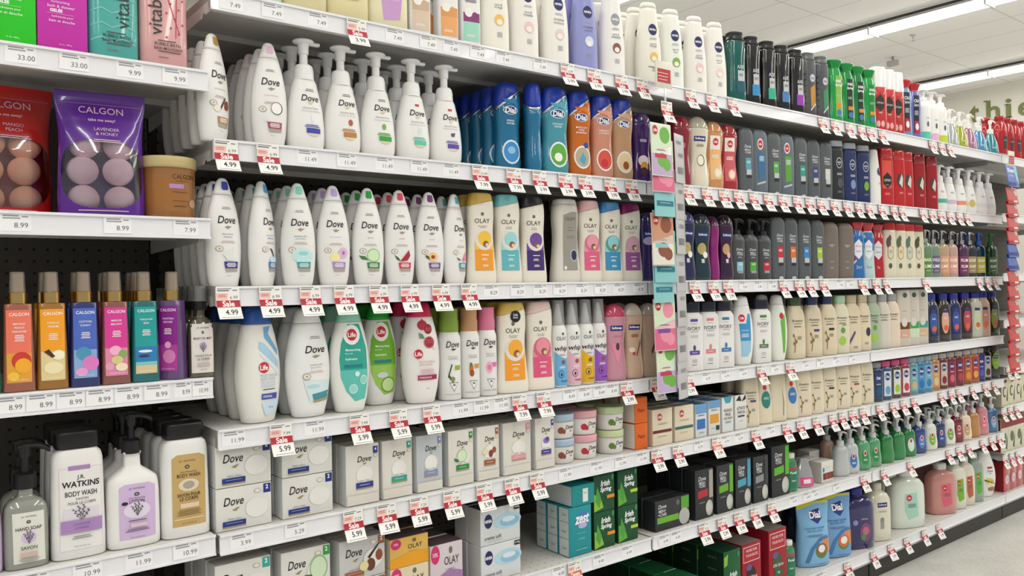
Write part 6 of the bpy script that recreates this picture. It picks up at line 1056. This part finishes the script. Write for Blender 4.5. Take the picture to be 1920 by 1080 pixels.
def packet(nm, x, y, z, wd, h, cols, desc, cat, grp, kind='sachet', rx=0., rz=0.):
    r = link(nm, None, loc=(x, y, z)); tag(r, desc, cat, grp); r.rotation_euler = (math.radians(rx), 0, math.radians(rz))
    R = [(0, wd/2, .0006), (0, wd/2, .0006), (h*.08, wd/2, .001), (h*.5, wd/2*.98, .0017), (h*.92, wd/2, .001), (h, wd/2, .0006)]
    R = [(a-h, b, c) for a, b, c in smooth_prof(R)]
    mb = MB(); mb.loft([ring(b, c, a, 2.6, 20) for a, b, c in R], mat(cols[0], .25, coat=.3)); link('wrapper', mb.mesh('wrapper'), r)
    R2 = [(a+h, b, c) for a, b, c in R]; L = decals(cols[1], Skin(R2, 2.6), wd, h, 'print', .0005); L.transform(Matrix.Translation((0, 0, -h))); link('print', L, r)
xs = xat(1243, 1.535, .5)
ob = link('price_tag', sale_tag('1.97', '1.49'), loc=(xs, 1.531, CAMZ+zat0(1243, 190, 1.53))); tag(ob, 'red banded sale tag reading 1.49 on the hanging strip below its header card', 'price tag', 'sale tags')
strip_header(xs, 1.535, CAMZ+.625, .9, 'clear hanging strip with small red header card at junction of second and third bays')
def sachet_art(c1, c2, fruit, band, red=True):
    d = [('p', [(-.95, .45), (.95, .6), (.95, .98), (-.95, .98)], c1), ('e', .3, .78, .5, .16, fruit), ('r', -.95, .02, .95, .42, c2), ('e', 0, .3, .5, .14, fruit), ('e', .4, .22, .4, .12, fruit), ('r', -.7, .34, .4, .42, band), ('b', -.1, .5, .9, 2, band)]
    return d+([('e', -.6, .86, .24, .09, 'b8202e'), ('t', 'Life', -.6, .86, .06, 'ffffff', .34, 0, .02)] if red else [])
AG = ('dfe6dc', sachet_art('d4e4c8', 'c0a8cc', '6fae4a', 'c0305c')); AP = ('e8c0c8', sachet_art('cfe0c4', 'd86a8c', 'e890a8', '7a4a9a')); ATT = ('8cc8cc', [('b', -.1, .6, 1.3, 4, '4a9ca8'), ('e', .65, .65, .35, .16, 'a8c45c'), ('r', -.8, .2, .8, .3, '1f7488'), ('b', 0, .26, 1.2, 1, 'c8e8ec')]); AB = ('d8c4b8', sachet_art('c89478', 'e0dcd4', '8a5038', '8ac0c8'))
rowsx = [(232, AG, 'lilac and green face mask sachet, topmost on the strip'), (262, AP, 'pink face mask sachet just below the topmost one'), (308, ATT, 'aqua face mask sachet below the pink one'), (400, AB, 'brown and white face mask sachet with red dot'), (395, ATT, 'aqua sachet tucked under the brown one'), (432, ATT, 'aqua sachet, second of the lower aqua three'), (470, ATT, 'aqua sachet, lowest of the aqua ones'), (560, AP, 'pink face mask sachet with teal bottom edge'), (640, AG, 'green and lilac face mask sachet, lowest on the strip')]
order = [0, 1, 2, 3, 4, 5, 6, 7, 8]
for i, (v, art, desc) in enumerate(rowsx):
    y = 1.495+.0042*i; x = xat(1244+(i % 3-1)*2, y, 0); h = .145 if i != 4 else .13
    packet('face_mask_sachet', x, y, CAMZ+zat(1244, v, y), .088, h, art, desc, 'sachet', 'sachets on the hanging strip', rx=-2.5, rz=(-1)**i*2)
GB = ('b8b8bc', [('b', -.2, .85, 1., 5, '85858c'), ('b', .1, .6, 1.1, 6, '8c8c92')]+[('r', -.6+.11*i, .18, -.55+.11*i, .32, '55555a') for i in range(11)])
for i, v in enumerate((252, 320, 385, 455, 520, 585, 655)):
    y = 1.53; x = xat(1276, y, 0); packet('face_mask_sachet', x, y+.002*(i % 2), CAMZ+zat(1276, v, y), .07, .14, GB, 'grey backed sachet with barcode, %s from the top of its column' % ordn[i], 'sachet', 'sachets turned backwards', rx=-2, rz=18)
xr = xat(1897, 1.53, .2)
strip_header(xr, 1.53, CAMZ+zat(1897, 283, 1.53), .95, 'hanging strip with red header card at far right end of shelves')
RED = ('c01c28', [('p', [(.2, .75), (.9, .95), (.9, .55), (.5, .5)], 'd8b8b8'), ('b', -.3, .8, .9, 4, 'e8a8a8'), ('r', -.95, .05, .95, .2, 'a81420'), ('r', 0, .1, .7, .2, 'e8e0e0')])
BLU = ('2f5cb8', [('t', 'Blistex', -.2, .75, .2, 'ffffff', 1.2, 0, .02), ('t', 'LIP MEDEX', -.2, .5, .1, 'dce8f8', 1.0), ('p', [(.3, .98), (.95, .98), (.95, .1), (.5, .3)], '8ac0e0'), ('r', -.9, .05, .4, .2, '1c3a80')])
BL2 = ('2450b0', [('b', -.1, .8, 1., 4, '8ab0e8'), ('r', -.9, .1, .9, .3, '1c3a80'), ('p', [(.5, .9), (.95, .98), (.95, .2)], 'c8d0d8')])
seq = [(310, BLU, 'blue lip balm card, topmost on the right strip', .1)]+[(352+25*i, RED, 'red lip balm card, %s of the upper four' % ordn[i], .075) for i in range(4)]+[(452+25*i, BL2, 'blue lip balm card, %s of the lower pair' % ('upper', 'lower')[i], .075) for i in range(2)]+[(503+27*i, RED, 'red lip balm card, %s of the lower seven' % ordn[i], .078) for i in range(7)]
for i, (v, art, desc, h) in enumerate(seq):
    y = 1.50+.0012*i; packet('lip_balm_card', xat(1897, y, 0), y, CAMZ+zat(1897, v, y), .12, h, art, desc, 'lip balm card', 'cards on the right strip', rx=-9)

# ------------------------------------------------------------------ labels that single each product out
from collections import defaultdict
cnt = defaultdict(list)
for root, desc, inf in THINGS: cnt[(desc, inf[0], inf[1], inf[2], inf[3] > 0)].append((inf[4], root))
for (desc, sh, bay, kx, uplev), L in cnt.items():
    L.sort(key=lambda a: a[0]); other = (desc, sh, bay, kx, not uplev) in cnt
    for i, (x, root) in enumerate(L):
        s = desc
        if other: s += ', upper' if uplev else ', lower'
        if kx: s += ', %s row' % ordn[kx]
        if len(L) > 1: s += ', %s from left' % ordn[i]
        s += ', %s shelf, %s' % (SNAME[sh], BN[bay]); root['label'] = s
        root['group'] = '%ss on the %s shelf of the %s' % (root.name.split('.')[0].replace('_', ' ').replace('box', 'boxe'), SNAME[sh], BN[bay])
        if len(s.replace(',', ' ').split()) > 16: print('LONG', s)
cnt = defaultdict(list)
for ob, sh, bay, kind, p, x, word in TAGS: cnt[(sh, bay, kind, p, word)].append((x, ob))
for (sh, bay, kind, p, word), L in cnt.items():
    L.sort(key=lambda a: a[0])
    for i, (x, ob) in enumerate(L):
        s = ('red banded %s tag reading %s' % (word.lower(), p)) if kind == 's' else 'white rail label reading %s' % p
        if len(L) > 1: s += ', %s from left' % (ordn[i])
        tag(ob, s+', %s shelf, %s' % (SNAME[sh], BN[bay]), 'price tag' if kind == 's' else 'price label', 'sale tags' if kind == 's' else 'rail price labels')
print('things', len(THINGS), 'objects', len(bpy.data.objects))
